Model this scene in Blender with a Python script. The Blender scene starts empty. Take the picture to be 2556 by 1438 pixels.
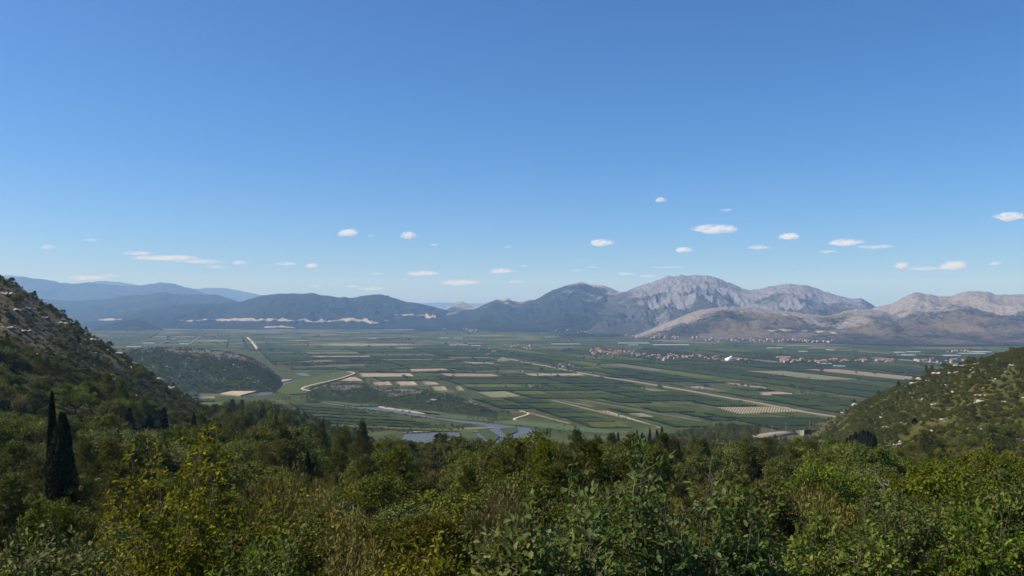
import bpy, math, random
import numpy as np
from mathutils import Vector

R = math.radians
rng = np.random.default_rng(11)
random.seed(11)
scene = bpy.context.scene
COL = scene.collection

# ------------------------------------------------------------------ camera
F, CX, HZ, EYE = 2127.0, 1278.0, 767.0, 150.0      # focal length / optical axis / horizon of the 2556 px wide picture
cam_d = bpy.data.cameras.new('camera')
cam_d.sensor_width = 36.0
cam_d.lens = F / 2556.0 * 36.0
cam_d.shift_y = 48.0 / 2556.0
cam_d.clip_start, cam_d.clip_end = 0.1, 200000.0
cam = bpy.data.objects.new('camera', cam_d)
cam.location = (0, 0, EYE)
cam.rotation_euler = (R(90), 0, 0)
COL.objects.link(cam)
scene.camera = cam

# ------------------------------------------------------------------ sky, sun, exposure
SUN_AZ, SUN_EL = R(-92), R(47)                     # clockwise from the view direction
world = bpy.data.worlds.new('World')
scene.world = world
world.use_nodes = True
wn, wl = world.node_tree.nodes, world.node_tree.links
wn.clear()
sky = wn.new('ShaderNodeTexSky')
sky.sky_type = 'NISHITA'
sky.sun_disc = False
sky.sun_elevation = SUN_EL
sky.sun_rotation = SUN_AZ
sky.air_density = 0.66
sky.dust_density = 1.0
sky.ozone_density = 10.0
sky.altitude = 0
bg = wn.new('ShaderNodeBackground')
bg.inputs['Strength'].default_value = 0.10
wo = wn.new('ShaderNodeOutputWorld')
sat = wn.new('ShaderNodeHueSaturation')
sat.inputs['Saturation'].default_value = 1.11
sat.inputs['Value'].default_value = 1.04
wl.new(sky.outputs[0], sat.inputs['Color'])
wl.new(sat.outputs[0], bg.inputs[0])
wl.new(bg.outputs[0], wo.inputs[0])

sun_d = bpy.data.lights.new('sun', 'SUN')
sun_d.energy = 4.7
sun_d.angle = R(0.5)
sun_d.color = (1.0, 0.90, 0.74)
sun = bpy.data.objects.new('sun', sun_d)
to_sun = Vector((math.sin(SUN_AZ) * math.cos(SUN_EL), math.cos(SUN_AZ) * math.cos(SUN_EL), math.sin(SUN_EL)))
sun.rotation_euler = to_sun.to_track_quat('Z', 'Y').to_euler()
sun.location = (0, 0, 900)
COL.objects.link(sun)

vs = scene.view_settings
vs.view_transform = 'Standard'
vs.look = 'None'
vs.exposure = 0.60
vs.gamma = 1.0
scene.render.engine = 'CYCLES'
cy = scene.cycles
cy.use_denoising = True
cy.max_bounces = 8
cy.diffuse_bounces = 3
cy.glossy_bounces = 2
cy.transmission_bounces = 4
cy.transparent_max_bounces = 24
cy.volume_bounces = 8

# ------------------------------------------------------------------ helpers
def sstep(a, b, x):
    t = np.clip((x - a) / (b - a), 0, 1)
    return t * t * (3 - 2 * t)

def _hash(ix, iy, seed):
    h = (ix.astype(np.int64) * 374761393 + iy.astype(np.int64) * 668265263 + seed * 974634777) & 0xFFFFFFFF
    h = ((h ^ (h >> 13)) * 1274126177) & 0xFFFFFFFF
    h = h ^ (h >> 16)
    return (h & 0xFFFF) / 65535.0

def vnoise(x, y, seed=0):
    x = np.asarray(x, float); y = np.asarray(y, float)
    ix, iy = np.floor(x), np.floor(y)
    fx, fy = x - ix, y - iy
    fx = fx * fx * (3 - 2 * fx); fy = fy * fy * (3 - 2 * fy)
    a = _hash(ix, iy, seed); b = _hash(ix + 1, iy, seed)
    c = _hash(ix, iy + 1, seed); d = _hash(ix + 1, iy + 1, seed)
    e = a + (b - a) * fx
    return e + (c + (d - c) * fx - e) * fy

def fbm(x, y, seed=0, octv=5, gain=0.5):
    s, amp, f, tot = 0.0, 1.0, 1.0, 0.0
    for k in range(octv):
        s = s + amp * (vnoise(x * f + 17.3 * k, y * f - 9.1 * k, seed + k) * 2 - 1)
        tot += amp; amp *= gain; f *= 2.03
    return s / tot

def ridged(x, y, seed=0, octv=5, gain=0.55):
    s, amp, f, tot = 0.0, 1.0, 1.0, 0.0
    for k in range(octv):
        s = s + amp * (1 - np.abs(vnoise(x * f + 7.7 * k, y * f + 3.1 * k, seed + k) * 2 - 1))
        tot += amp; amp *= gain; f *= 2.1
    return s / tot

def mesh_np(name, verts, faces, mat=None, attr=None, smooth=False):
    """verts (N,3); faces (M,k) all of one size, or list of lists"""
    me = bpy.data.meshes.new(name)
    verts = np.ascontiguousarray(verts, dtype=np.float32)
    if isinstance(faces, np.ndarray):
        m, k = faces.shape
        me.vertices.add(len(verts)); me.vertices.foreach_set('co', verts.ravel())
        me.loops.add(m * k); me.loops.foreach_set('vertex_index', np.ascontiguousarray(faces, dtype=np.int32).ravel())
        me.polygons.add(m)
        me.polygons.foreach_set('loop_start', np.arange(0, m * k, k, dtype=np.int32))
        me.update(calc_edges=True)
    else:
        me.from_pydata(verts.tolist(), [], faces)
    if attr is not None:
        for an, av in attr.items():
            a = me.attributes.new(an, 'FLOAT', 'POINT')
            a.data.foreach_set('value', np.ascontiguousarray(av, dtype=np.float32))
    if smooth:
        me.polygons.foreach_set('use_smooth', np.ones(len(me.polygons), dtype=bool))
    if mat is not None:
        me.materials.append(mat)
    return me

def obj(name, me, parent=None, loc=None, label=None, cat=None, group=None, kind=None):
    o = bpy.data.objects.new(name, me)
    COL.objects.link(o)
    if parent is not None: o.parent = parent
    if loc is not None: o.location = loc
    return tag(o, label, cat, group, kind)

def tag(o, label=None, cat=None, group=None, kind=None):
    if label: o['label'] = label
    if cat: o['category'] = cat
    if group: o['group'] = group
    if kind: o['kind'] = kind
    return o

def grid_faces(nu, nv):
    i = np.arange(nu * nv).reshape(nu, nv)
    return np.stack([i[:-1, :-1], i[1:, :-1], i[1:, 1:], i[:-1, 1:]], -1).reshape(-1, 4)

def gp(px, py, z=0.0):
    """the point of the level plane z that the picture shows at (px, py)"""
    Y = (EYE - z) * F / (py - HZ)
    return np.array([(px - CX) / F * Y, Y])

def to_px(x, y, z):
    return CX + F * x / y, HZ + F * (EYE - z) / y

def inpoly(x, y, poly):
    poly = np.asarray(poly, float)
    c = np.zeros(np.shape(x), bool)
    j = len(poly) - 1
    for i in range(len(poly)):
        xi, yi = poly[i]; xj, yj = poly[j]
        if yi != yj:
            c ^= ((yi > y) != (yj > y)) & (x < (xj - xi) * (y - yi) / (yj - yi) + xi)
        j = i
    return c

# ------------------------------------------------------------------ materials
class M:
    """small node-tree builder"""
    def __init__(s, name):
        s.m = bpy.data.materials.new(name); s.m.use_nodes = True
        s.n, s.l = s.m.node_tree.nodes, s.m.node_tree.links
        s.n.clear(); s.out = s.n.new('ShaderNodeOutputMaterial')
    def node(s, t, ins=None, **kw):
        n = s.n.new(t)
        for k, v in kw.items(): setattr(n, k, v)
        for k, v in (ins or {}).items(): s.put(n, k, v)
        return n
    def put(s, n, k, v):
        i = n.inputs[k]
        if isinstance(v, bpy.types.NodeSocket): s.l.new(v, i)
        elif isinstance(v, bpy.types.Node): s.l.new(v.outputs[0], i)
        else: i.default_value = (v + (1,)) if isinstance(v, tuple) and len(v) == 3 and i.type == 'RGBA' else v
    def coord(s, scale=(1, 1, 1), rot=(0, 0, 0), obj=False):
        g = s.node('ShaderNodeTexCoord').outputs['Object'] if obj else s.node('ShaderNodeNewGeometry').outputs['Position']
        return s.node('ShaderNodeMapping', {'Vector': g, 'Scale': scale, 'Rotation': rot}).outputs[0]
    def noise(s, vec, scale, detail=5, rough=0.6, dist=0.0):
        return s.node('ShaderNodeTexNoise', {'Vector': vec, 'Scale': scale, 'Detail': detail, 'Roughness': rough, 'Distortion': dist}).outputs[0]
    def voro(s, vec, scale, out='Color', feature='F1'):
        return s.node('ShaderNodeTexVoronoi', {'Vector': vec, 'Scale': scale}, feature=feature).outputs[out]
    def ramp(s, fac, stops, interp='LINEAR'):
        r = s.node('ShaderNodeValToRGB', {'Fac': fac}); e = r.color_ramp.elements
        r.color_ramp.interpolation = interp
        while len(e) < len(stops): e.new(0.5)
        for q, (p, c) in zip(e, stops):
            q.position = p; q.color = (*c, 1) if len(c) == 3 else c
        return r.outputs[0]
    def bw(s, fac, a, b):
        return s.ramp(fac, [(a, (0, 0, 0)), (b, (1, 1, 1))])
    def mix(s, f, a, b, blend='MIX'):
        n = s.node('ShaderNodeMix', data_type='RGBA', blend_type=blend)
        s.put(n, 0, f); s.put(n, 6, a); s.put(n, 7, b)
        return n.outputs[2]
    def math(s, op, a, b=0.0):
        n = s.node('ShaderNodeMath', operation=op); s.put(n, 0, a); s.put(n, 1, b)
        return n.outputs[0]
    def attr(s, name, out='Fac'):
        return s.node('ShaderNodeAttribute', attribute_name=name).outputs[out]
    def rand(s):
        return s.node('ShaderNodeObjectInfo').outputs['Random']
    def bump(s, h, strength, dist):
        return s.node('ShaderNodeBump', {'Height': h, 'Strength': strength, 'Distance': dist}).outputs[0]
    def pbr(s, col, rough=0.9, spec=0.2, normal=None, **kw):
        b = s.node('ShaderNodeBsdfPrincipled', {'Base Color': col, 'Roughness': rough, 'Specular IOR Level': spec})
        if normal is not None: s.put(b, 'Normal', normal)
        for k, v in kw.items(): s.put(b, k, v)
        s.l.new(b.outputs[0], s.out.inputs['Surface'])
        return s.m

def foliage(name, stops, trans=0.28, tcol=(0.12, 0.14, 0.01), rough=0.65, spec=0.12, vary=0.35):
    m = M(name)
    c = m.ramp(m.attr('v'), stops)
    r = m.rand()
    hs = m.node('ShaderNodeHueSaturation', {'Color': c,
                'Hue': m.math('ADD', m.math('MULTIPLY', m.math('FRACT', m.math('MULTIPLY', r, 7.31)), 0.05), 0.475),
                'Value': m.math('ADD', m.math('MULTIPLY', r, vary * 2), 1 - vary),
                'Saturation': m.math('ADD', m.math('MULTIPLY', m.math('FRACT', m.math('MULTIPLY', r, 13.7)), 0.3), 0.8)}).outputs[0]
    b = m.node('ShaderNodeBsdfPrincipled', {'Base Color': hs, 'Roughness': rough, 'Specular IOR Level': spec})
    t = m.node('ShaderNodeBsdfTranslucent', {'Color': m.mix(0.5, hs, tcol)})
    x = m.node('ShaderNodeMixShader', {'Fac': trans}); m.l.new(b.outputs[0], x.inputs[1]); m.l.new(t.outputs[0], x.inputs[2])
    m.l.new(x.outputs[0], m.out.inputs['Surface'])
    return m.m

MAT = {}
MAT['oak'] = foliage('oak_leaves', [(0, (0.040, 0.055, 0.006)), (0.6, (0.088, 0.110, 0.011)), (1, (0.17, 0.175, 0.024))])
MAT['pine'] = foliage('pine_needles', [(0, (0.052, 0.066, 0.006)), (0.6, (0.105, 0.118, 0.010)), (1, (0.18, 0.175, 0.020))], 0.2, (0.16, 0.14, 0.02))
MAT['broom'] = foliage('broom_stems', [(0, (0.070, 0.074, 0.010)), (0.6, (0.130, 0.126, 0.018)), (1, (0.22, 0.185, 0.038))], 0.2, (0.2, 0.16, 0.04))
MAT['shrub'] = foliage('shrub_leaves', [(0, (0.040, 0.052, 0.008)), (0.6, (0.085, 0.095, 0.014)), (1, (0.155, 0.135, 0.026))])
MAT['cypress'] = foliage('cypress_scales', [(0, (0.012, 0.019, 0.007)), (0.7, (0.024, 0.036, 0.011)), (1, (0.050, 0.062, 0.018))], 0.08, (0.03, 0.04, 0.01), 0.7, 0.15, 0.2)
MAT['leaf_near'] = foliage('broad_leaves', [(0, (0.038, 0.064, 0.009)), (0.55, (0.085, 0.128, 0.018)), (0.93, (0.18, 0.22, 0.05)), (0.96, (0.15, 0.12, 0.03)), (1, (0.19, 0.13, 0.04))], 0.34, (0.18, 0.22, 0.02), 0.7, 0.08, 0.12)
MAT['leaf_olive'] = foliage('olive_leaves', [(0, (0.056, 0.066, 0.006)), (0.55, (0.125, 0.136, 0.013)), (0.92, (0.235, 0.235, 0.038)), (0.95, (0.17, 0.12, 0.03)), (1, (0.20, 0.13, 0.05))], 0.32, (0.2, 0.19, 0.02), 0.7, 0.08, 0.12)

m = M('bark'); p = m.coord((1, 1, 0.3), obj=True)
MAT['bark'] = m.pbr(m.ramp(m.noise(p, 9, 6), [(0.3, (0.06, 0.045, 0.032)), (0.7, (0.19, 0.155, 0.12))]), 0.95, 0.1, m.bump(m.noise(p, 22, 4), 0.6, 0.02))
m = M('dead_wood'); p = m.coord((1, 1, 0.3), obj=True)
MAT['dead'] = m.pbr(m.ramp(m.noise(p, 7, 6), [(0.3, (0.12, 0.10, 0.08)), (0.7, (0.24, 0.21, 0.18))]), 0.9, 0.1)

def rock_mat(name, lo, hi, warm):
    m = M(name); p = m.coord()
    n = m.noise(p, 1.3, 7, 0.65)
    c = m.ramp(n, [(0.25, lo), (0.6, hi), (0.8, warm)])
    c = m.mix(m.bw(m.noise(p, 0.55, 4), 0.60, 0.72), c, (0.10, 0.095, 0.085))
    return m.pbr(c, 0.95, 0.1, m.bump(m.noise(p, 3.0, 8, 0.7), 0.8, 0.25))
MAT['rock'] = rock_mat('limestone', (0.22, 0.20, 0.18), (0.39, 0.36, 0.33), (0.42, 0.37, 0.31))

# ground of the near slopes: dry soil, litter and stones
m = M('slope_soil'); p = m.coord()
base = m.ramp(m.noise(p, 0.05, 6, 0.6), [(0.3, (0.040, 0.044, 0.009)), (0.55, (0.066, 0.064, 0.016)), (0.75, (0.105, 0.085, 0.034))])
base = m.mix(m.bw(m.noise(p, 0.6, 6, 0.7), 0.45, 0.7), base, (0.045, 0.055, 0.016))
stone = m.ramp(m.noise(p, 1.1, 5), [(0.3, (0.11, 0.088, 0.062)), (0.7, (0.26, 0.215, 0.165))])
msk = m.math('MULTIPLY', m.attr('bare'), m.bw(m.noise(p, 0.33, 6, 0.72), 0.40, 0.56))
c = m.mix(msk, base, stone)
MAT['soil'] = m.pbr(c, 1.0, 0.05, m.bump(m.noise(p, 1.2, 7, 0.7), 0.7, 0.6))

def mountain_mat(name, green, rock, grass, rockiness, grassiness, spot=0.02):
    m = M(name); p = m.coord(); g = m.node('ShaderNodeNewGeometry')
    big = m.noise(p, 0.0032, 5, 0.6)
    mid = m.noise(p, 0.013, 6, 0.68)
    fine = m.noise(p, spot, 7, 0.75)
    gr = m.ramp(fine, [(0.32, tuple(0.55 * v for v in green)), (0.55, green), (0.75, tuple(min(1, 1.7 * v) for v in green))])
    c = m.mix(m.bw(m.math('ADD', m.math('MULTIPLY', big, 0.55), m.math('MULTIPLY', fine, 0.45)), 0.62 - grassiness * 0.3, 0.72 - grassiness * 0.3), gr, m.mix(m.noise(p, 0.03, 5), grass, tuple(0.6 * v for v in grass)))
    rk = m.ramp(m.noise(p, 0.045, 7, 0.75), [(0.3, tuple(0.5 * v for v in rock)), (0.5, rock), (0.72, tuple(1.4 * v for v in rock))])
    rf = m.math('ADD', m.math('MULTIPLY', m.attr('bare'), 0.42), m.math('ADD', m.math('MULTIPLY', mid, 0.35), m.math('MULTIPLY', m.noise(p, 0.05, 6, 0.72), 0.45)))
    c = m.mix(m.bw(rf, 0.70 - rockiness * 0.4, 0.78 - rockiness * 0.4), c, rk)
    return m.pbr(c, 1.0, 0.0, m.bump(m.noise(p, 0.03, 8, 0.75), 1.0, 22.0))
GREEN = (0.030, 0.042, 0.026)
MAT['mt_green'] = mountain_mat('scrub_mountain', GREEN, (0.22, 0.21, 0.21), (0.10, 0.09, 0.055), 0.10, 0.03)
MAT['mt_mid'] = mountain_mat('scrub_ridge', GREEN, (0.26, 0.24, 0.23), (0.10, 0.09, 0.055), 0.36, 0.08)
MAT['mt_rock'] = mountain_mat('rocky_mountain', (0.066, 0.073, 0.068), (0.185, 0.19, 0.215), (0.10, 0.092, 0.075), 0.46, 0.12)
MAT['mt_dry'] = mountain_mat('dry_hills', (0.048, 0.054, 0.044), (0.23, 0.215, 0.205), (0.180, 0.158, 0.115), 0.45, 0.55, 0.03)
MAT['mt_near'] = mountain_mat('scrub_hillock', (0.046, 0.060, 0.016), (0.20, 0.18, 0.15), (0.11, 0.10, 0.04), 0.22, 0.15, 0.08)
m = M('cut_limestone'); p = m.coord()
MAT['cut'] = m.pbr(m.ramp(m.noise(p, 0.02, 6, 0.7), [(0.3, (0.08, 0.075, 0.06)), (0.5, (0.30, 0.25, 0.20)), (0.75, (0.14, 0.125, 0.105))]), 1.0, 0.05)

# valley floor: verge and meadow near, a patchwork of orchards far off
FIELD_ROT = math.atan2(0.945, 0.326)
m = M('valley_ground'); p = m.coord(); g = m.node('ShaderNodeSeparateXYZ', {'Vector': m.coord()})
verge = m.ramp(m.noise(p, 0.02, 6, 0.65), [(0.3, (0.024, 0.034, 0.006)), (0.55, (0.050, 0.060, 0.014)), (0.75, (0.11, 0.10, 0.04))])
pm = m.coord((1 / 210.0, 1 / 95.0, 1), (0, 0, R(-9)))
cell = m.node('ShaderNodeSeparateColor', {'Color': m.voro(pm, 1.0)})
patch = m.ramp(cell.outputs[0], [(0.0, (0.022, 0.034, 0.007)), (0.30, (0.032, 0.047, 0.010)), (0.55, (0.050, 0.065, 0.017)), (0.74, (0.08, 0.09, 0.03)), (0.88, (0.15, 0.14, 0.065)), (0.96, (0.23, 0.19, 0.12))], 'CONSTANT')
pm2 = m.coord((1 / 420.0, 1 / 36.0, 1), (0, 0, R(-3)))
patch = m.mix(m.bw(m.noise(pm2, 1.0, 4, 0.6), 0.57, 0.66), patch, (0.135, 0.14, 0.06))
patch = m.mix(m.bw(m.noise(p, 0.03, 6, 0.7), 0.50, 0.66), patch, (0.022, 0.034, 0.008))
far = m.node('ShaderNodeMapRange', {'Value': g.outputs[1], 'From Min': 2900.0, 'From Max': 3300.0})
MAT['ground'] = m.pbr(m.mix(far.outputs[0], verge, patch), 1.0, 0.05, m.bump(m.noise(p, 0.15, 6), 0.5, 1.0))

def field_mat(name, stops, row=None, rowcol=None, nscale=0.12, vary=0.3):
    m = M(name); p = m.coord()
    c = m.ramp(m.noise(p, nscale, 7, 0.7), stops)
    if row:
        w = m.node('ShaderNodeTexWave', {'Vector': m.coord(rot=(0, 0, -row[1])), 'Scale': row[0], 'Distortion': 0.6, 'Detail': 2.0}, wave_type='BANDS', bands_direction='X')
        c = m.mix(m.bw(w.outputs['Fac'], row[2], row[2] + 0.2), c, rowcol)
    c = m.node('ShaderNodeHueSaturation', {'Color': c, 'Hue': 0.5, 'Saturation': 1.0, 'Value': m.math('ADD', m.math('MULTIPLY', m.rand(), vary * 2), 1 - vary)}).outputs[0]
    return m.pbr(c, 1.0, 0.05, m.bump(m.noise(p, 0.5, 6, 0.7), 0.7, 1.2))
MAT['orchard'] = field_mat('orchard', [(0.3, (0.016, 0.024, 0.003)), (0.55, (0.031, 0.043, 0.005)), (0.75, (0.060, 0.070, 0.010))])
MAT['crop'] = field_mat('green_crop', [(0.3, (0.036, 0.048, 0.006)), (0.55, (0.058, 0.070, 0.010)), (0.75, (0.09, 0.094, 0.02))])
MAT['fallow'] = field_mat('fallow_field', [(0.3, (0.085, 0.088, 0.045)), (0.55, (0.125, 0.12, 0.068)), (0.75, (0.17, 0.15, 0.09))])
MAT['bare'] = field_mat('bare_soil', [(0.3, (0.17, 0.135, 0.095)), (0.55, (0.23, 0.185, 0.135)), (0.75, (0.29, 0.24, 0.18))], vary=0.2)
MAT['rows'] = field_mat('young_orchard_rows', [(0.3, (0.20, 0.165, 0.115)), (0.55, (0.26, 0.215, 0.16)), (0.75, (0.31, 0.26, 0.20))], (0.085, FIELD_ROT + R(90), 0.62), (0.06, 0.075, 0.03), vary=0.15)
MAT['reed'] = field_mat('reed_bed', [(0.3, (0.036, 0.056, 0.022)), (0.55, (0.058, 0.078, 0.032)), (0.75, (0.09, 0.10, 0.048))], nscale=0.25)
MAT['bank_grass'] = field_mat('bank_grass', [(0.3, (0.036, 0.052, 0.012)), (0.55, (0.056, 0.074, 0.018)), (0.75, (0.095, 0.10, 0.034))], nscale=0.08, vary=0.1)
MAT['sand'] = field_mat('sand_track', [(0.3, (0.27, 0.22, 0.145)), (0.55, (0.36, 0.30, 0.21)), (0.75, (0.43, 0.37, 0.28))], vary=0.1)
MAT['gravel'] = field_mat('gravel_bank', [(0.3, (0.18, 0.16, 0.125)), (0.55, (0.25, 0.225, 0.18)), (0.75, (0.32, 0.285, 0.235))], nscale=0.3, vary=0.15)
m = M('river_water'); p = m.coord()
MAT['water'] = m.pbr((0.075, 0.078, 0.070), 0.38, 0.20, m.bump(m.noise(p, 0.35, 4), 0.25, 0.12))

m = M('plaster'); rr = m.rand()
MAT['wall'] = m.pbr(m.mix(m.noise(m.coord(), 0.4, 4), m.ramp(rr, [(0, (0.52, 0.50, 0.47)), (0.45, (0.46, 0.40, 0.33)), (0.7, (0.36, 0.29, 0.23)), (1, (0.56, 0.55, 0.53))]), (0.36, 0.32, 0.28)), 0.9, 0.1)
m = M('roof_tiles'); rr = m.rand()
MAT['roof'] = m.pbr(m.mix(m.noise(m.coord(), 0.7, 4), m.ramp(rr, [(0, (0.33, 0.10, 0.06)), (0.5, (0.34, 0.14, 0.09)), (0.8, (0.26, 0.14, 0.11)), (1, (0.38, 0.13, 0.07))]), (0.30, 0.14, 0.09)), 0.9, 0.1)
m = M('white_render'); MAT['white'] = m.pbr(m.ramp(m.noise(m.coord(), 0.3, 4), [(0.3, (0.74, 0.73, 0.70)), (0.7, (0.84, 0.83, 0.81))]), 0.8, 0.2)
m = M('window_dark'); MAT['window'] = m.pbr((0.05, 0.055, 0.06), 0.3, 0.5)
m = M('greenhouse_film'); MAT['film'] = m.pbr(m.ramp(m.noise(m.coord((1, 0.2, 1)), 0.2, 4), [(0.3, (0.19, 0.21, 0.21)), (0.7, (0.32, 0.345, 0.345))]), 0.45, 0.4)
m = M('pole_wood'); MAT['pole'] = m.pbr((0.30, 0.27, 0.24), 0.9, 0.1)
m = M('stone_wall'); MAT['stonewall'] = m.pbr(m.ramp(m.noise(m.coord(), 1.8, 6, 0.7), [(0.3, (0.30, 0.26, 0.21)), (0.6, (0.58, 0.52, 0.44)), (0.8, (0.66, 0.62, 0.55))]), 0.95, 0.1)

# ------------------------------------------------------------------ near slopes (the camera looks down a wooded amphitheatre)
RIM = np.array([(-1200, 420), (-600, 540), (-200, 600), (0, 656), (40, 677), (80, 704), (160, 757), (240, 817), (320, 872), (400, 922), (470, 976), (520, 1004), (580, 1010),
                (640, 1006), (700, 1016), (780, 1050), (850, 1076), (950, 1096), (1100, 1112), (1300, 1126), (1480, 1108), (1600, 1092), (1700, 1072), (1790, 1052),
                (1900, 1056), (2000, 1058), (2080, 1026), (2130, 996), (2200, 958), (2300, 916), (2400, 882), (2500, 852), (2556, 836), (3000, 735), (4000, 600)], float)
RDIST = np.array([(-1200, 330), (0, 400), (300, 450), (480, 540), (640, 620), (800, 720), (1000, 850), (1300, 880), (1500, 860), (1700, 900), (1900, 950), (2050, 830), (2150, 600), (2300, 480), (2556, 420), (4000, 380)], float)
D0 = 0.163
def slope_t(px, Y):
    RR = np.interp(px, RDIST[:, 0], RDIST[:, 1])
    return sstep(0.16 * RR, 1.0 * RR, Y), RR

def slope_h(x, Y):
    px = CX + F * x / np.maximum(Y, 1e-3)
    t, RR = slope_t(px, Y)
    rim = (np.interp(px, RIM[:, 0], RIM[:, 1]) - HZ) / F
    Yc = np.minimum(Y, RR)
    tc, _ = slope_t(px, Yc)
    eye = 1.9 + 4.6 * (1 - np.exp(-Yc / 9.0))
    z = EYE - eye - Yc * (D0 - (D0 - rim) * tc)
    over = np.maximum(Y - RR, 0)
    z = z - 0.42 * over * over / (over + 25.0)
    a = np.minimum(Y / 130.0, 1.0)
    z = z + a * (fbm(x / 38.0, Y / 38.0, 3, 4) * 2.2 + fbm(x / 9.0, Y / 9.0, 9, 3) * 0.6)
    return np.maximum(z, -3.0)

def build_slopes():
    sv = np.concatenate([np.linspace(-1.5, -0.66, 40), np.linspace(-0.65, 0.65, 420), np.linspace(0.66, 1.5, 40)])
    yv = np.concatenate([[0.6, 1.5], np.geomspace(3, 1400, 260)])
    S, Y = np.meshgrid(sv, yv, indexing='ij')
    X = S * Y
    Z = slope_h(X, Y)
    px = CX + F * S
    t, RR = slope_t(px, Y)
    left = sstep(700, 250, px); right = sstep(1950, 2200, px)
    n1 = fbm(X / 45.0, Y / 45.0, 21, 5)
    bare = left * sstep(0.30, 0.75, t) * sstep(-0.05, 0.45, n1 + 0.25 * sstep(300, 0, px)) * 0.9 + right * sstep(0.35, 0.8, t) * sstep(0.2, 0.6, n1) * 0.2
    bare += (1 - left) * (1 - right) * 0.08
    V = np.stack([X, Y, Z], -1).reshape(-1, 3)
    me = mesh_np('wooded_slope', V, grid_faces(len(sv), len(yv)), MAT['soil'], {'bare': np.clip(bare, 0, 1).ravel()}, True)
    return obj('wooded_slope', me, kind='structure', label='wooded slopes falling from the viewpoint to the plain')
build_slopes()

# ------------------------------------------------------------------ mountains and hills
LAYERS = []
def layer(name, ridge, Yr, Yf, mat, label, p=1.15, amp=0.17, ns=420, nd=70, wl=520.0, seed=1, back=0.45, bare=0.0, foot=None):
    """a massif: its crest follows `ridge` at distance Yr, its front slope comes down to the plain at Yf"""
    ridge = np.array(ridge, float)
    yr = np.interp(ridge[:, 0], *zip(*Yr)) if isinstance(Yr, list) else np.full(len(ridge), float(Yr))
    zr = EYE + (HZ - ridge[:, 1]) / F * yr
    s0, s1 = (ridge[0, 0] - CX) / F, (ridge[-1, 0] - CX) / F
    rs = (ridge[:, 0] - CX) / F
    def yrf(s): return np.interp(s, rs, yr)
    def yff(s):
        if isinstance(Yf, list):
            return np.interp(CX + F * s, *zip(*Yf))
        return np.full(np.shape(s), float(Yf))
    def h(x, Y):
        s = x / Y
        ry, fy = yrf(s), yff(s)
        rz = np.interp(s, rs, zr, left=-10, right=-10)
        # soften the crest polyline
        e = 0.0016
        rz = (np.interp(s - e, rs, zr) + 2 * rz + np.interp(s + e, rs, zr)) / 4
        wob = fbm(x / (wl * 1.2), Y / (wl * 1.2), seed + 40, 3) * 0.16
        t = np.clip((Y - fy) / (ry - fy), -0.2, 1)
        tt = np.clip(t + wob * t * (1 - t) * 4 * 0.6, 0, 1)
        spur = ridged(x / wl, Y / (wl * 2.2), seed, 5)
        spur2 = ridged(x / (wl * 0.28), Y / (wl * 0.4), seed + 9, 5)
        prof = tt ** p
        mid = np.clip(tt * (1 - tt) * 4, 0, 1)
        z = rz * prof + rz * (amp * mid * (spur - 0.72) * 3.0 + amp * 0.55 * (0.25 + mid) * (spur2 - 0.7) * np.clip(tt * 4, 0, 1))
        z = z + rz * 0.035 * fbm(x / (wl * 0.09), Y / (wl * 0.09), seed + 5, 4) * np.clip(tt * 4, 0, 1)
        bk = np.maximum(Y - ry, 0)
        z = z - back * bk * bk / (bk + 60.0)
        return np.maximum(z, -6.0)
    LAYERS.append((s0, s1, h, yrf, yff))
    sv = np.linspace(s0, s1, ns)
    tv = np.concatenate([np.linspace(-0.04, 1.0, nd), 1.0 + np.linspace(0.04, 1, 12) ** 1.6 * 1.1])
    S, T = np.meshgrid(sv, tv, indexing='ij')
    Y = yff(S) + (yrf(S) - yff(S)) * T
    X = S * Y
    Z = h(X, Y)
    if mat is MAT['mt_green']: bare = -.45
    if isinstance(bare, list): bare = np.interp(CX + F * S, *zip(*bare))
    b = np.clip(bare + (np.clip(T, 0, 1) - 0.5) * 1.0 + 0.7 * fbm(X / (wl * 0.8), Y / (wl * 0.8), seed + 77, 4), 0, 1)
    me = mesh_np(name, np.stack([X, Y, Z], -1).reshape(-1, 3), grid_faces(len(sv), len(tv)), mat, {'bare': b.ravel()}, True)
    return obj(name, me, kind='structure', label=label)

layer('mountain', [(-260, 690), (-100, 680), (60, 690), (130, 706), (200, 712), (245, 702), (300, 703), (345, 712), (420, 722), (480, 722), (520, 719), (560, 718), (610, 728), (655, 738), (690, 752), (740, 768), (790, 780)],
      21000, 17500, MAT['mt_green'], 'palest far range fading behind the blue ridges', seed=3, ns=260, nd=30, wl=1500)
layer('mountain', [(-260, 672), (-120, 688), (0, 690), (30, 693), (58, 690), (75, 696), (105, 697), (150, 704), (190, 708), (225, 705), (260, 709), (320, 713), (360, 711), (408, 705), (440, 710), (485, 722), (520, 735), (580, 752), (660, 778)],
      15500, 12500, MAT['mt_green'], 'long blue ridge behind the steep rocky hill', seed=5, ns=300, nd=40, wl=1100)
layer('mountain', [(-200, 735), (60, 742), (180, 752), (250, 748), (310, 738), (360, 736), (400, 729), (450, 735), (530, 734), (570, 744), (600, 755), (660, 775), (720, 800)],
      10800, 8600, MAT['mt_green'], 'middle blue ridge in front of the long far ridge', seed=8, ns=300, nd=50, wl=800)
layer('mountain', [(980, 790), (1020, 762), (1060, 756), (1110, 755), (1160, 757), (1210, 757), (1250, 762), (1300, 790)],
      24500, 22500, MAT['mt_green'], 'palest far upland in the notch behind the cone hill', seed=12, ns=120, nd=20, wl=1500)
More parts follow.
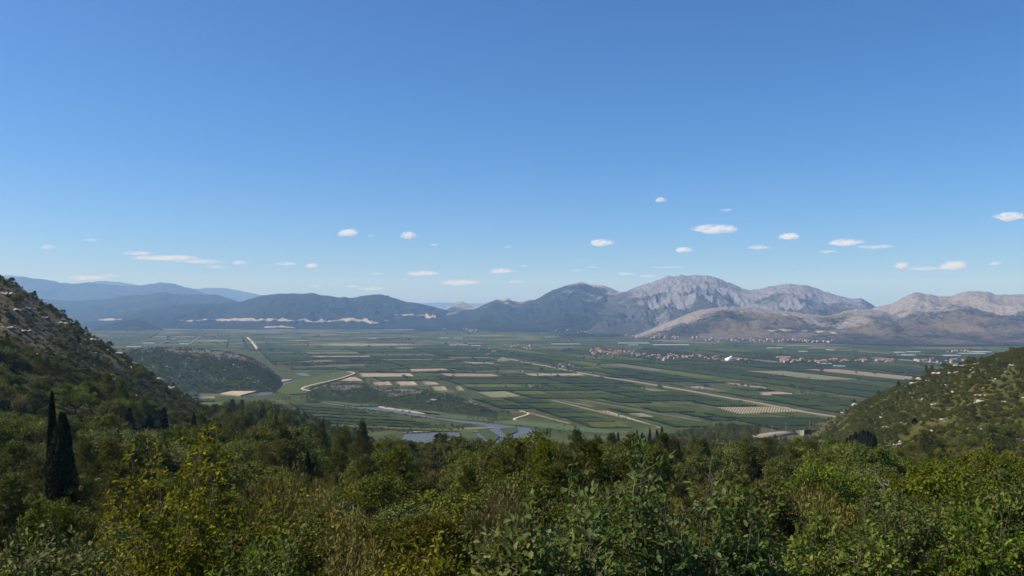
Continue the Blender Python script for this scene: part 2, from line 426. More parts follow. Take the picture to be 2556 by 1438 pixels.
layer('mountain', [(1060, 800), (1095, 779), (1110, 772), (1128, 761), (1143, 753), (1152, 752), (1165, 757), (1180, 766), (1200, 778), (1225, 800)],
      10500, 9300, MAT['mt_mid'], 'small cone-shaped hill standing in the notch', seed=14, ns=140, nd=40, wl=500, bare=0.2)
layer('mountain', [(160, 815), (230, 800), (300, 785), (360, 772), (430, 762), (500, 758), (560, 757), (600, 753), (625, 746), (650, 739), (675, 735), (700, 733), (735, 733), (760, 734), (780, 731), (800, 737), (820, 738), (845, 743), (862, 741), (880, 744),
                   (905, 738), (925, 735), (950, 735), (970, 739), (990, 746), (1010, 753), (1045, 757), (1075, 764), (1110, 773), (1140, 782), (1200, 800), (1260, 818)],
      8300, [(160, 6300), (600, 5900), (1260, 5900)], MAT['mt_green'], 'dark scrub mountain scarred by the pale road works', seed=17, ns=560, nd=90, wl=420)
layer('mountain', [(1010, 812), (1060, 800), (1100, 785), (1150, 772), (1185, 768), (1205, 760), (1225, 752), (1240, 747), (1254, 749), (1267, 744), (1283, 752), (1298, 754), (1312, 750), (1335, 749), (1350, 741), (1365, 731), (1400, 717), (1425, 710), (1440, 707),
                   (1446, 704), (1456, 704), (1470, 710), (1490, 712), (1505, 711), (1525, 719), (1540, 727), (1556, 731), (1600, 745), (1660, 775), (1720, 805)],
      8000, [(1010, 5600), (1400, 5200), (1720, 4900)], MAT['mt_mid'], 'dark green peak with a blunt rocky tip', seed=23, ns=640, nd=110, wl=420, bare=[(1010, -.1), (1380, -.1), (1470, .05), (1560, .25), (1720, .2)])
layer('mountain', [(1380, 835), (1430, 805), (1480, 770), (1520, 742), (1553, 730), (1575, 722), (1592, 715), (1620, 707), (1640, 700), (1658, 692), (1672, 688), (1700, 687), (1730, 687), (1762, 687), (1782, 690), (1800, 697), (1830, 710), (1852, 719), (1875, 724), (1900, 721), (1925, 714),
                   (1945, 711), (1965, 708), (1985, 711), (2010, 710), (2035, 719), (2060, 728), (2090, 737), (2125, 746), (2138, 746), (2148, 744), (2165, 753), (2185, 766), (2240, 790), (2300, 815)],
      7200, [(1380, 4850), (1700, 4700), (2300, 4700)], MAT['mt_rock'], 'grey rocky mountain with a broad domed summit', amp=0.20, seed=31, ns=760, nd=130, wl=380, bare=[(1380, -.5), (1540, -.15), (1650, .3), (1800, .35), (1900, .15), (2050, .2), (2300, -.1)])
layer('mountain', [(1960, 842), (2040, 820), (2100, 800), (2140, 785), (2185, 767), (2205, 762), (2222, 760), (2240, 750), (2262, 738), (2280, 729), (2292, 729), (2310, 735), (2320, 733), (2345, 740), (2375, 740), (2395, 733), (2415, 728), (2465, 728), (2480, 733), (2510, 736), (2556, 735), (2650, 725), (2800, 715), (3000, 730)],
      5600, [(1960, 3700), (2200, 3450), (3000, 3350)], MAT['mt_dry'], 'dry tan and grey hills above the plain', p=1.0, amp=0.15, seed=37, ns=620, nd=120, wl=380, bare=0.25)
layer('mountain', [(1520, 856), (1560, 846), (1600, 832), (1640, 815), (1690, 795), (1740, 775), (1790, 767), (1840, 765), (1890, 769), (1950, 775), (2010, 783), (2060, 789), (2085, 785), (2110, 775), (2140, 771), (2170, 772), (2200, 776), (2240, 790), (2300, 815), (2370, 850)],
      4500, [(1520, 3980), (1800, 3900), (2370, 3500)], MAT['mt_dry'], 'low tan foothill in front of the grey rocky mountain', p=0.8, amp=0.14, seed=43, ns=560, nd=90, wl=260, bare=0.1)
layer('hill', [(225, 822), (262, 812), (300, 803), (335, 797), (362, 803), (385, 812), (410, 822)], 5900, 5500, MAT['mt_green'], 'small dark hill at the far edge of the plain', seed=47, ns=100, nd=30, wl=200)
layer('hill', [(1395, 838), (1425, 831), (1450, 829), (1475, 834), (1490, 838), (1510, 834), (1530, 832), (1550, 836), (1570, 840)], 4500, 4300, MAT['mt_green'], 'low wooded mound on the plain below the peak', seed=49, ns=90, nd=24, wl=120)
layer('hill', [(80, 905), (180, 888), (250, 880), (300, 874), (345, 873), (400, 869), (450, 870), (490, 872), (555, 878), (606, 889), (632, 898), (665, 916), (690, 938), (715, 955)], 1750, [(80, 1500), (725, 1500)], MAT['mt_near'],
      'dark scrub hill beside the canal', p=0.75, amp=0.07, seed=53, ns=240, nd=90, wl=130, bare=0.3)
layer('hill', [(735, 985), (760, 975), (790, 967), (830, 957), (870, 954), (915, 960), (945, 972), (985, 990)], 1540, 1340, MAT['mt_near'], 'low scrub mound beside the sandy path', p=0.7, amp=0.10, seed=57, ns=120, nd=50, wl=60, bare=0.15)
layer('hill', [(925, 990), (960, 974), (1010, 971), (1060, 974), (1110, 983), (1160, 997), (1210, 1014), (1250, 1029), (1300, 1046)], [(925, 1490), (1060, 1430), (1300, 1170)], [(925, 1310), (1100, 1230), (1300, 1120)], MAT['mt_near'],
      'long scrub mound with a white outcrop above the river', p=0.7, amp=0.10, seed=59, ns=180, nd=50, wl=60, bare=0.1)

def ground_h(x, y):
    z = 0.0
    s = x / y
    for s0, s1, h, _, _ in LAYERS:
        if s0 <= s <= s1:
            z = max(z, float(h(np.array(x), np.array(y))))
    return z

def cast(px, py, ymin=1000.0, ymax=8000.0, step=12.0):
    """first point of the terrain seen at (px, py)"""
    Y = np.arange(ymin, ymax, step)
    x = (px - CX) / F * Y
    zr = EYE - (py - HZ) / F * Y
    zt = np.zeros_like(Y)
    s = (px - CX) / F
    for s0, s1, h, _, _ in LAYERS:
        if s0 <= s <= s1: zt = np.maximum(zt, h(x, Y))
    k = np.argmax(zt >= zr)
    if zt[k] < zr[k]: k = len(Y) - 1
    return np.array([x[k], Y[k], zt[k]])

# ------------------------------------------------------------------ valley floor, fields, tracks, water
me = mesh_np('valley_floor', [(-28000, -1500, 0), (28000, -1500, 0), (28000, 27500, 0), (-28000, 27500, 0)], np.array([[0, 1, 2, 3]]), MAT['ground'])
floor = obj('valley_floor', me, kind='structure', label='wide flat river plain of orchards and fields')

def slab(name, corners, h, mat, parent=None, cell=9.0, rough=0.35, base=-0.3, z0=0.0, **kw):
    """a parcel: a quad whose top stands h above the plain, uneven as crops are, with sides"""
    c = np.array(corners, float)
    la = max(np.linalg.norm(c[1] - c[0]), np.linalg.norm(c[2] - c[3])); lb = max(np.linalg.norm(c[3] - c[0]), np.linalg.norm(c[2] - c[1]))
    na, nb = int(np.clip(la / cell, 2, 26)), int(np.clip(lb / cell, 2, 26))
    u, v = np.meshgrid(np.linspace(0, 1, na + 1), np.linspace(0, 1, nb + 1), indexing='ij')
    P = (c[0] * ((1 - u) * (1 - v))[..., None] + c[1] * (u * (1 - v))[..., None] + c[2] * (u * v)[..., None] + c[3] * ((1 - u) * v)[..., None])
    z = z0 + h * (1 + rough * (rng.random(u.shape) * 2 - 1))
    V = np.concatenate([P, z[..., None]], -1).reshape(-1, 3)
    Fc = grid_faces(na + 1, nb + 1)
    idx = np.arange((na + 1) * (nb + 1)).reshape(na + 1, nb + 1)
    loop = np.concatenate([idx[:, 0], idx[-1, 1:], idx[-2::-1, -1], idx[0, -2:0:-1]])
    low = V[loop].copy(); low[:, 2] = base
    n = len(V)
    li = n + np.arange(len(loop))
    side = np.stack([loop, np.roll(loop, -1), np.roll(li, -1), li], -1)
    o0 = V.mean(0); o0[2] = 0
    me = mesh_np(name, np.concatenate([V, low]) - o0, np.concatenate([Fc, side]), mat)
    return obj(name, me, parent, o0, **kw)

def poly_sheet(name, pxs, z, mat, parent=None, thick=0.6, **kw):
    """an irregular patch traced on the plain, z above it, with an edge going down"""
    P = [gp(a, b) for a, b in pxs]
    area = sum(P[i][0] * P[(i + 1) % len(P)][1] - P[(i + 1) % len(P)][0] * P[i][1] for i in range(len(P)))
    if area < 0: P = P[::-1]
    n = len(P); o0 = np.mean(P, 0)
    V = [(q[0] - o0[0], q[1] - o0[1], z) for q in P] + [(q[0] - o0[0], q[1] - o0[1], z - thick) for q in P]
    Fc = [list(range(n))] + [[i, n + i, n + (i + 1) % n, (i + 1) % n] for i in range(n)]
    return obj(name, mesh_np(name, V, Fc, mat), parent, (o0[0], o0[1], 0), **kw)

def ribbon(name, pts, width, z, mat, parent=None, thick=0.5, jit=0.15, **kw):
    """a track or bank following ground points (x, y)"""
    pts = np.array(pts, float)
    d = np.concatenate([[0], np.cumsum(np.linalg.norm(np.diff(pts, axis=0), axis=1))])
    n = max(4, int(d[-1] / max(width, 6)))
    q = np.linspace(0, d[-1], n)
    # corner-smoothed resampling
    P = np.stack([np.interp(q, d, pts[:, 0]), np.interp(q, d, pts[:, 1])], -1)
    for _ in range(2): P[1:-1] = (P[:-2] + 2 * P[1:-1] + P[2:]) / 4
    tg = np.gradient(P, axis=0); tg /= np.linalg.norm(tg, axis=1)[:, None] + 1e-9
    nr = np.stack([-tg[:, 1], tg[:, 0]], -1)
    w = width * 0.5
    wl = w * (1 + jit * (rng.random(n) * 2 - 1)); wr = w * (1 + jit * (rng.random(n) * 2 - 1))
    A = P + nr * wl[:, None]; B = P - nr * wr[:, None]
    zz = np.full(n, z)
    A2 = np.concatenate([A, zz[:, None]], 1); B2 = np.concatenate([B, zz[:, None]], 1)
    lo = lambda q: q - np.array([0, 0, thick])
    V = np.stack([lo(A2), A2, B2, lo(B2)], 1).reshape(-1, 3)
    f = []
    for i in range(n - 1):
        for k in range(3): f.append((4 * i + k, 4 * i + 4 + k, 4 * i + 5 + k, 4 * i + 1 + k))
    o0 = np.array([P[:, 0].mean(), P[:, 1].mean(), 0])
    return obj(name, mesh_np(name, V - o0, np.array(f), mat), parent, o0, **kw)

G = lambda L: [gp(a, b) for a, b in L]
TRACK = [(1205, 882), (1240, 888), (1258, 893), (1312, 904), (1382, 917), (1447, 930), (1511, 942), (1576, 951), (1653, 964), (1731, 977), (1808, 991), (1896, 1006), (2007, 1028), (2087, 1040), (2200, 1064)]
ribbon('track_verge', G(TRACK), 19, 0.30, MAT['fallow'], jit=0.3, kind='structure', label='wide dry verge along the straight farm track')
ribbon('farm_track', G(TRACK), 5, 0.55, MAT['gravel'], kind='structure', label='straight pale farm track crossing the plain')

# explicit parcels seen in the picture: material, height, corners
EXPL = [
    ('bare', .3, [(894, 932), (1023, 932), (1033, 939.5), (899, 941)]), ('bare', .3, [(1090, 932), (1229, 934), (1250, 941), (1116, 939.5)]),
    ('bare', .3, [(925, 954), (971, 952.5), (979, 961.5), (932, 963)]), ('bare', .3, [(982, 952.5), (1033, 952.5), (1043, 961.5), (992, 963)]), ('bare', .3, [(1049, 952.5), (1085, 954), (1098, 960), (1056, 961.5)]),
    ('bare', .3, [(1018, 921.5), (1110, 920), (1118, 924), (1023, 928)]), ('fallow', .5, [(1183, 979.5), (1260, 977), (1300, 990), (1225, 994)]),
    ('bare', .3, [(873, 941), (888, 942), (907, 951), (842, 951)]), ('fallow', .4, [(712, 919), (826, 911), (912, 909), (912, 914)]),
    ('bare', .3, [(1803, 953), (1896, 965), (1950, 976), (1840, 962)]), ('bare', .3, [(1896, 979), (1946, 978), (2004, 987), (1896, 987)]),
    ('rows', .3, [(1775, 1017), (1955, 1015), (2012, 1027), (1840, 1034)]), ('bare', .3, [(1487, 1025), (1516, 1026), (1652, 1068), (1632, 1068)]),
    ('fallow', .5, [(1590, 966), (1640, 973), (1672, 977), (1622, 977)]), ('fallow', .4, [(1240, 896), (1258, 893), (1275, 899), (1240, 905)]),
    ('bare', .3, [(1150, 903), (1215, 905), (1245, 909), (1170, 908)]), ('rows', .3, [(972, 966), (994, 965.5), (996, 974), (974, 974)]), ('rows', .3, [(1072, 965), (1110, 965), (1118, 975), (1080, 976)]), ('rows', .3, [(1132, 965), (1150, 965), (1160, 975), (1138, 976)]),
    ('fallow', .4, [(1240, 925), (1305, 925), (1312, 931), (1240, 931)]), ('fallow', .4, [(750, 902), (820, 898), (830, 903), (770, 906)]),
]
expl_px = [np.array(c) for _, _, c in EXPL]
fields = []
def add_field(mat, h, corners, rough):
    fields.append((mat, h, corners, rough))
for mat, h, c in EXPL:
    add_field(mat, h, G(c), 0.15)

# pale strips between the orchards on the river side
for (a, b, wdt, mt) in [((1375, 999), (1560, 1045), 9, 'fallow'), ((1429, 996), (1748, 1052), 9, 'fallow'), ((1462, 994), (1600, 1018), 14, 'crop'), ((1395, 1000), (1480, 1016), 9, 'fallow'), ((1660, 1000), (1790, 1018), 7, 'fallow'),
                        ((1290, 1024), (1420, 1058), 8, 'fallow'), ((1440, 1018), (1640, 1066), 9, 'crop'), ((1316, 960), (1335, 973), 7, 'fallow'), ((1250, 973), (1340, 974), 6, 'crop'), ((1880, 958), (2090, 985), 9, 'crop'), ((1690, 955), (1850, 975), 8, 'fallow'),
                        ((2010, 985), (2200, 1000), 12, 'crop'), ((1905, 1030), (2060, 1050), 10, 'crop')]:
    pa, pb = gp(*a), gp(*b); d = (pb - pa) / np.linalg.norm(pb - pa); nn = np.array([-d[1], d[0]]) * wdt / 2
    add_field(mt, .4, [pa - nn, pb - nn, pb + nn, pa + nn], .2)
    expl_px.append(np.array([to_px(*(q), 0) for q in (pa - nn, pb - nn, pb + nn, pa + nn)]))

WET = [(770, 985), (900, 1008), (1100, 1032), (1210, 1046), (1300, 1050), (1420, 1062), (1540, 1085), (1540, 1300), (500, 1300), (640, 1000)]
CANAL = [(560, 1000), (620, 960), (700, 944), (740, 925), (800, 925), (860, 925), (895, 930), (860, 952), (830, 965), (780, 985)]
HILLS_PX = [[(150, 960), (240, 880), (340, 860), (560, 862), (660, 890), (720, 945), (700, 990)], [(735, 990), (790, 955), (870, 946), (950, 965), (985, 998), (860, 1010)], [(920, 985), (960, 964), (1060, 964), (1150, 985), (1310, 1046), (1280, 1060), (1000, 1020)]]
U = np.array([0.326, -0.945]); Vv = np.array([1.0, 0.05]); Vv /= np.linalg.norm(Vv)
O0 = gp(1653, 964)
def blocked(P):
    # P: corners in x, y -> sampled points must stay off everything already placed
    uu, vv = np.meshgrid(np.linspace(.04, .96, 6), np.linspace(.04, .96, 6))
    uu, vv = uu.ravel()[:, None], vv.ravel()[:, None]
    q = P[0] * (1 - uu) * (1 - vv) + P[1] * uu * (1 - vv) + P[2] * uu * vv + P[3] * (1 - uu) * vv
    px, py = to_px(q[:, 0], q[:, 1], 0)
    if not ((px > -40) & (px < 2620)).any(): return True
    for pl in expl_px:
        if inpoly(px, py, pl).any(): return True
    for pl in [WET, CANAL] + HILLS_PX:
        if inpoly(px, py, pl).any(): return True
    tp = np.array(G(TRACK))
    for i in range(len(tp) - 1):
        a, b = tp[i], tp[i + 1]; ab = b - a
        t = np.clip(((q - a) @ ab) / (ab @ ab), 0, 1)
        if (np.linalg.norm(q - (a + t[:, None] * ab), axis=1) < 11).any(): return True
    if (py > np.interp(px, RIM[:, 0], RIM[:, 1]) + 60).all(): return True
    return False

def try_field(P, depth=0):
    if blocked(P):
        if depth >= 3: return
        # split the longer side and try the halves
        if np.linalg.norm(P[1] - P[0]) > np.linalg.norm(P[3] - P[0]):
            m0, m1 = (P[0] + P[1]) / 2, (P[3] + P[2]) / 2
            halves = [np.array([P[0], m0, m1, P[3]]), np.array([m0, P[1], P[2], m1])]
        else:
            m0, m1 = (P[0] + P[3]) / 2, (P[1] + P[2]) / 2
            halves = [np.array([P[0], P[1], m1, m0]), np.array([m0, m1, P[2], P[3]])]
        for hP in halves: try_field(hP, depth + 1)
        return
    if min(np.linalg.norm(P[1] - P[0]), np.linalg.norm(P[3] - P[0])) < 14: return
    r = rng.random()
    Y = P[:, 1].mean()
    if r < 0.80: add_field('orchard', 1.1 + rng.random() * .6, P, .40)
    elif r < 0.93: add_field('crop', 0.9, P, .3)
    elif r < 0.98: add_field('fallow', .4, P, .2)
    else: add_field('bare', .3, P, .15)

b = -1900.0
while b < 1900:
    wcol = rng.uniform(50, 105) if b > -120 else rng.uniform(130, 260)
    a = -2100.0 + rng.uniform(0, 60)
    while a < 760:
        L = rng.uniform(120, 330) if b > -120 else rng.uniform(45, 85)
        gap = rng.choice([3.0, 4.5, 7.0]); gapu = rng.choice([3.0, 4.5, 6.0])
        c0 = O0 + a * U + b * Vv
        P = np.array([c0, c0 + (wcol - gap) * Vv, c0 + (wcol - gap) * Vv + (L - gapu) * U, c0 + (L - gapu) * U]) + rng.normal(size=(4, 2)) * 1.6
        if P[:, 1].min() > 1000 and P[:, 1].max() < 3150: try_field(P)
        a += L
    b += wcol
def pxsize(f):
    q = np.array(f[2]); px, py = to_px(q[:, 0], q[:, 1], 0)
    return (px.max() - px.min()) * (py.max() - py.min())
fields.sort(key=pxsize, reverse=True)
FNAME = {'orchard': 'orchard_field', 'crop': 'crop_field', 'fallow': 'fallow_field', 'bare': 'bare_field', 'rows': 'planted_field'}
for i, (mt, h, c, rg) in enumerate(fields[:298]):
    slab(FNAME[mt], c, h, MAT[mt], floor, rough=rg)
if len(fields) > 298:
    V, Fc, n = [], [], 0
    for mt, h, c, rg in fields[298:]:
        c = np.array(c)
        V += [(q[0], q[1], h) for q in c] + [(q[0], q[1], -.3) for q in c]
        Fc += [[n, n + 1, n + 2, n + 3]] + [[n + i, n + 4 + i, n + 4 + (i + 1) % 4, n + (i + 1) % 4] for i in range(4)]
        n += 8
    obj('far_field', mesh_np('far_field', V, Fc, MAT['orchard']), floor, kind='stuff')
print('fields', len(fields))

# ---- river and wetland
RIV_T = [(780, 1000), (888, 1017), (946, 1018), (990, 1026), (1054, 1036), (1092, 1044), (1150, 1050), (1207, 1056), (1264, 1063), (1322, 1069)]
RIV_B = [(1330, 1078), (1318, 1096), (1300, 1130), (1180, 1135), (1040, 1135), (1000, 1100), (1012, 1084), (1100, 1080), (1180, 1077), (1229, 1071), (1204, 1061.5), (1150, 1055), (1070, 1043), (1006, 1033.5), (946, 1025), (890, 1019.5), (780, 1002)]
poly_sheet('river', RIV_T + RIV_B, 0.35, MAT['water'], kind='structure', label='slow river and its open pools below the woods')
poly_sheet('river', [(1337, 1098), (1366, 1099), (1372, 1125), (1330, 1125)], 0.35, MAT['water'], kind='structure', label='small pool beside the planked beds')
poly_sheet('canal', [(655, 976), (672, 968), (697, 958.5), (734, 950.5), (746, 953), (705, 963.5), (690, 974), (675, 985), (640, 990)], 0.35, MAT['water'], kind='structure', label='canal between the sandy bank and the grass bank')
poly_sheet('canal', [(736, 932.5), (760, 931), (778, 938), (766, 940), (748, 937)], 0.35, MAT['water'], kind='structure', label='short open stretch of canal behind the grass bank')
poly_sheet('sand_bank', [(550, 985), (600, 975), (625, 972), (651, 958.5), (705, 950.5), (731, 949.5), (690, 958.5), (660, 966), (645, 978), (600, 990)], 2.2, MAT['sand'], thick=2.6, kind='structure', label='sandy bank along the canal')
poly_sheet('grass_bank', [(697, 968), (720, 958), (749, 949), (852, 929.5), (878, 928), (889, 933), (852, 948), (816, 957), (775, 969), (765, 984), (723, 986), (690, 980)], 1.6, MAT['bank_grass'], thick=2.0, kind='structure', label='bright grass bank beside the canal')
ribbon('sandy_path', G([(868, 930), (880, 931), (886, 934), (870, 940), (852, 946), (816, 955), (788, 961), (765, 967), (754, 972), (762, 976), (778, 978)]), 6.5, 1.95, MAT['sand'], kind='structure', label='curving sandy path on the grass bank')
ribbon('gravel_bank', G([(946, 1016), (990, 1023), (1040, 1030), (1099, 1038)]), 9, 1.3, MAT['gravel'], thick=1.6, jit=.25, kind='structure', label='pale gravel bank along the river')
ribbon('mud_bar', G([(1003, 1081), (1040, 1079), (1100, 1075), (1160, 1071.5), (1237, 1068.5)]), 9, 0.75, MAT['gravel'], thick=1.0, jit=.35, kind='structure', label='long pale mud bar across the pools')
ribbon('sandy_path', G([(1300, 1027), (1318, 1030), (1321, 1035), (1300, 1041), (1284, 1046), (1283, 1048), (1300, 1053), (1345, 1059)]), 5, 0.6, MAT['sand'], kind='structure', label='sandy path bending beside the reeds')
for k, (pl, lb) in enumerate([([(1146, 1079), (1166, 1078.5), (1190, 1086), (1202, 1106), (1160, 1106)], 'reed island nearest the mud bar'),
                              ([(1191, 1076), (1215, 1072), (1248, 1092), (1232, 1106), (1214, 1098)], 'long reed island in the middle of the pools'),
                              ([(1248, 1072), (1291, 1069), (1292, 1079), (1266, 1090)], 'triangular reed island by the farther shore')]):
    poly_sheet('reed_island', pl, 1.5, MAT['reed'], thick=2.0, kind='structure', label=lb)
poly_sheet('reed_bed', [(1225, 1055), (1290, 1051), (1400, 1062), (1540, 1080), (1540, 1088), (1430, 1078), (1330, 1067), (1268, 1061.5)], 1.7, MAT['reed'], thick=2.0, kind='structure', label='reed bed along the far shore of the pools')
poly_sheet('planted_bed', [(1311, 1087), (1337, 1089), (1331, 1112), (1300, 1112)], 0.8, MAT['rows'], thick=1.0, kind='structure', label='pale striped beds between two pools')
# drained strips left of the river: crops between dark ditches
for k in range(9):
    y0 = 1004 + k * 9.0; y1 = y0 + 6.6
    xl = 720 + k * 16
    xr = min(1195, 880 + k * 48 + rng.uniform(-20, 20))
    tl = 0.02
    c = [gp(xl, y0 + 3), gp(xr, y0 + 14 + (xr - 900) * 0.012), gp(xr + 10, y1 + 14 + (xr - 900) * 0.012), gp(xl + 12, y1 + 3)]
    cy_ = np.mean([to_px(q[0], q[1], 0)[1] for q in c])
    if y1 + 16 > 1082: continue
    slab('drained_strip', c, 1.3, MAT['orchard' if k % 3 else 'crop'], floor, rough=.4, cell=7)
poly_sheet('reed_bed', [(770, 992), (860, 1006), (990, 1020), (950, 1016), (880, 1015), (780, 999)], 1.2, MAT['reed'], thick=1.5, kind='structure', label='narrow reed fringe beside the upper river')
poly_sheet('reed_bed', [(990, 1018), (1100, 1034), (1210, 1047), (1225, 1055), (1150, 1049), (1100, 1043)], 1.3, MAT['reed'], thick=1.6, kind='structure', label='green bank between the river and the scrub mound')

# pale cuttings of the road works on the far mountainside
def draped(name, top, bot, mat, lift, label, n=60):
    top, bot = np.array(top, float), np.array(bot, float)
    xs = np.linspace(top[0, 0], top[-1, 0], n)
    a = np.interp(xs, top[:, 0], top[:, 1]) + fbm(xs / 9, xs * 0, 91, 3) * 1.6
    b2 = np.interp(xs, bot[:, 0], bot[:, 1]) + fbm(xs / 11, xs * 0 + 5, 92, 3) * 1.2
    th = np.clip(.45 + 1.1 * fbm(xs / 16, xs * 0 + 2, 93, 4), .12, .9)
    a = b2 - np.maximum(b2 - a, .6) * th
    rows = []
    for i, x in enumerate(xs):
        for k in range(4):
            q = cast(x, a[i] + (b2[i] - a[i]) * k / 3, 3300, 8200); q[2] += lift; rows.append(q)
    V = np.array(rows)
    lowv = V.reshape(n, 4, 3)[:, 3].copy(); lowv[:, 2] -= lift + 3; lowv[:, 1] -= 2
    Vf = np.concatenate([V.reshape(n, 4, 3), lowv[:, None]], 1).reshape(-1, 3)
    return obj(name, mesh_np(name, Vf, grid_faces(n, 5), mat), kind='structure', label=label)
draped('road_cut', [(448, 798), (470, 796), (500, 793), (520, 797), (620, 795), (700, 796), (750, 796)], [(448, 801), (480, 803), (520, 801), (620, 801), (700, 802), (750, 802)], MAT['cut'], 5, 'pale road cutting along the foot of the dark mountain')
draped('road_cut', [(740, 797), (780, 796), (810, 792), (860, 794), (930, 796), (970, 799)], [(740, 800), (790, 807), (850, 802), (910, 804), (935, 810), (970, 801)], MAT['cut'], 5, 'widest pale cutting of the mountain road works')
draped('road_cut', [(985, 786), (1040, 785), (1062, 786)], [(985, 788), (1040, 789), (1062, 790)], MAT['cut'], 5, 'thin pale cutting higher on the mountainside', 24)
draped('road_cut', [(1062, 776), (1075, 781), (1088, 789)], [(1062, 793), (1075, 795), (1090, 794)], MAT['cut'], 5, 'pale landslip scar at the end of the high cutting', 16)
draped('road_cut', [(245, 797), (290, 794), (303, 789)], [(245, 800), (290, 799), (303, 798)], MAT['cut'], 5, 'small pale cutting above the small dark hill', 16)
draped('road_cut', [(660, 815), (700, 814), (735, 816)], [(660, 819), (700, 818), (735, 819)], MAT['cut'], 4, 'pale quarry strip at the mountain foot', 20)
draped('hill_road', [(1905, 825), (1960, 824), (2040, 827), (2100, 831)], [(1905, 827), (1960, 826.5), (2040, 829.5), (2100, 834)], MAT['cut'], 4, 'pale road climbing the tan foothill', 40)

# ------------------------------------------------------------------ plants: leaves, trunks, kinds
def unit(v):
    return v / (np.linalg.norm(v, axis=-1, keepdims=True) + 1e-9)

def rnd_dir(n, up=0.0):
    d = rng.normal(size=(n, 3)); d[:, 2] += up
    return unit(d)

def leaves(c, axis, nrm, L, W, fold=0.18):
    """diamond leaves folded along the midrib: (N,) lengths and widths"""
    n = len(c); L = np.broadcast_to(L, n)[:, None]; W = np.broadcast_to(W, n)[:, None]
    b = unit(np.cross(nrm, axis)); nn = unit(np.cross(axis, b))
    V = np.stack([c - axis * L * .5, c + b * W * .5 + nn * W * fold, c + axis * L * .5, c - b * W * .5 + nn * W * fold], 1)
    return V.reshape(-1, 3), np.arange(4 * n).reshape(n, 4)

def oval_leaves(c, axis, nrm, L, W):
    """near leaves: six-point ovals, two quads folded on the midrib"""
    n = len(c); L = np.broadcast_to(L, n)[:, None]; W = np.broadcast_to(W, n)[:, None]
    b = unit(np.cross(nrm, axis)); nn = unit(np.cross(axis, b))
    lift = nn * W * .16
    V = np.stack([c - axis * L * .5, c - axis * L * .14 + b * W * .5 + lift, c + axis * L * .22 + b * W * .40 + lift, c + axis * L * .5 - nn * L * .06,
                  c + axis * L * .22 - b * W * .40 + lift, c - axis * L * .14 - b * W * .5 + lift], 1)
    k = np.arange(n)[:, None] * 6
    return V.reshape(-1, 3), np.concatenate([k + np.array([[0, 1, 2, 3]]), k + np.array([[0, 3, 4, 5]])])

def tube(path, rad, seg=5):
    path = np.array(path, float); n = len(path)
    tg = unit(np.gradient(path, axis=0))
    ref = np.where(np.abs(tg[:, 2:3]) > .9, np.array([[1., 0, 0]]), np.array([[0, 0, 1.]]))
    a = unit(np.cross(tg, ref)); b = np.cross(tg, a)
    an = np.linspace(0, 2 * math.pi, seg, endpoint=False)
    V = path[:, None] + (a[:, None] * np.cos(an)[None, :, None] + b[:, None] * np.sin(an)[None, :, None]) * np.array(rad)[:, None, None]
    f = []
    for i in range(n - 1):
        for k in range(seg): f.append((i * seg + k, i * seg + (k + 1) % seg, (i + 1) * seg + (k + 1) % seg, (i + 1) * seg + k))
    return V.reshape(-1, 3), np.array(f)

def join(parts):
    V, Fc, n = [], [], 0
    for v, f in parts:
        V.append(v); Fc.append(f + n); n += len(v)
    return np.concatenate(V), np.concatenate(Fc)

def crown_mesh(name, V, Fc, per, mat, vv=None):
    n = len(V) // per
    v = rng.random(n) if vv is None else vv
    return mesh_np(name, V, Fc, mat, {'v': np.repeat(v, per)})

def limb(p0, p1, r0, r1, bend=.15, k=5):
    t = np.linspace(0, 1, k)[:, None]
    P = p0 + (p1 - p0) * t
    P[1:-1] += rng.normal(size=(k - 2, 3)) * np.linalg.norm(p1 - p0) * bend * .35
    return tube(P, np.linspace(r0, r1, k))

def make_trunk(tips, h, r, fork):
    base = np.array([0, 0, -.5]); top = np.array([rng.normal() * .12, rng.normal() * .12, fork])
    parts = [limb(base, top, r, r * .7, .08)]
    for t in tips: parts.append(limb(top * rng.uniform(.75, 1), t, r * .45, r * .1, .3))
    V, Fc = join(parts)
    return mesh_np('trunk', V, Fc, MAT['bark'])

def make_oak(rx=2.3, rz=1.9, zc=3.0, nc=58, nl=105, leaf=.15, mat='oak'):
    th = rng.uniform(0, 2 * math.pi, nc); u = rng.uniform(-.55, 1, nc)
    w = np.sqrt(1 - u * u); rr = rng.uniform(.55, 1.05, nc)
    lump = 1 + .25 * np.sin(2 * th + rng.uniform(0, 6)) * w
    C = np.stack([np.cos(th) * w * rx * lump, np.sin(th) * w * rx * lump, u * rz], -1) * rr[:, None] + np.array([0, 0, zc])
    cr = rng.uniform(.38, .78, nc) * rx / 2.3
    d = rnd_dir(nc * nl); q = rng.random(nc * nl) ** .45
    c = np.repeat(C, nl, 0) + d * (q * np.repeat(cr, nl))[:, None] * np.array([1, 1, .75])
    nrm = unit(d * .8 + rnd_dir(nc * nl) * .8 + np.array([0, 0, .7]))
    V, Fc = leaves(c, rnd_dir(nc * nl), nrm, rng.uniform(.8, 1.3, nc * nl) * leaf, rng.uniform(.55, .85, nc * nl) * leaf)
    vv = np.clip(np.repeat(rng.uniform(0, .55, nc), nl) + rng.uniform(0, .45, nc * nl), 0, 1)
    cm = crown_mesh('crown', V, Fc, 4, MAT[mat], vv)
    return cm, make_trunk(C[rng.choice(nc, 9, False)], zc, .16, zc * .45)

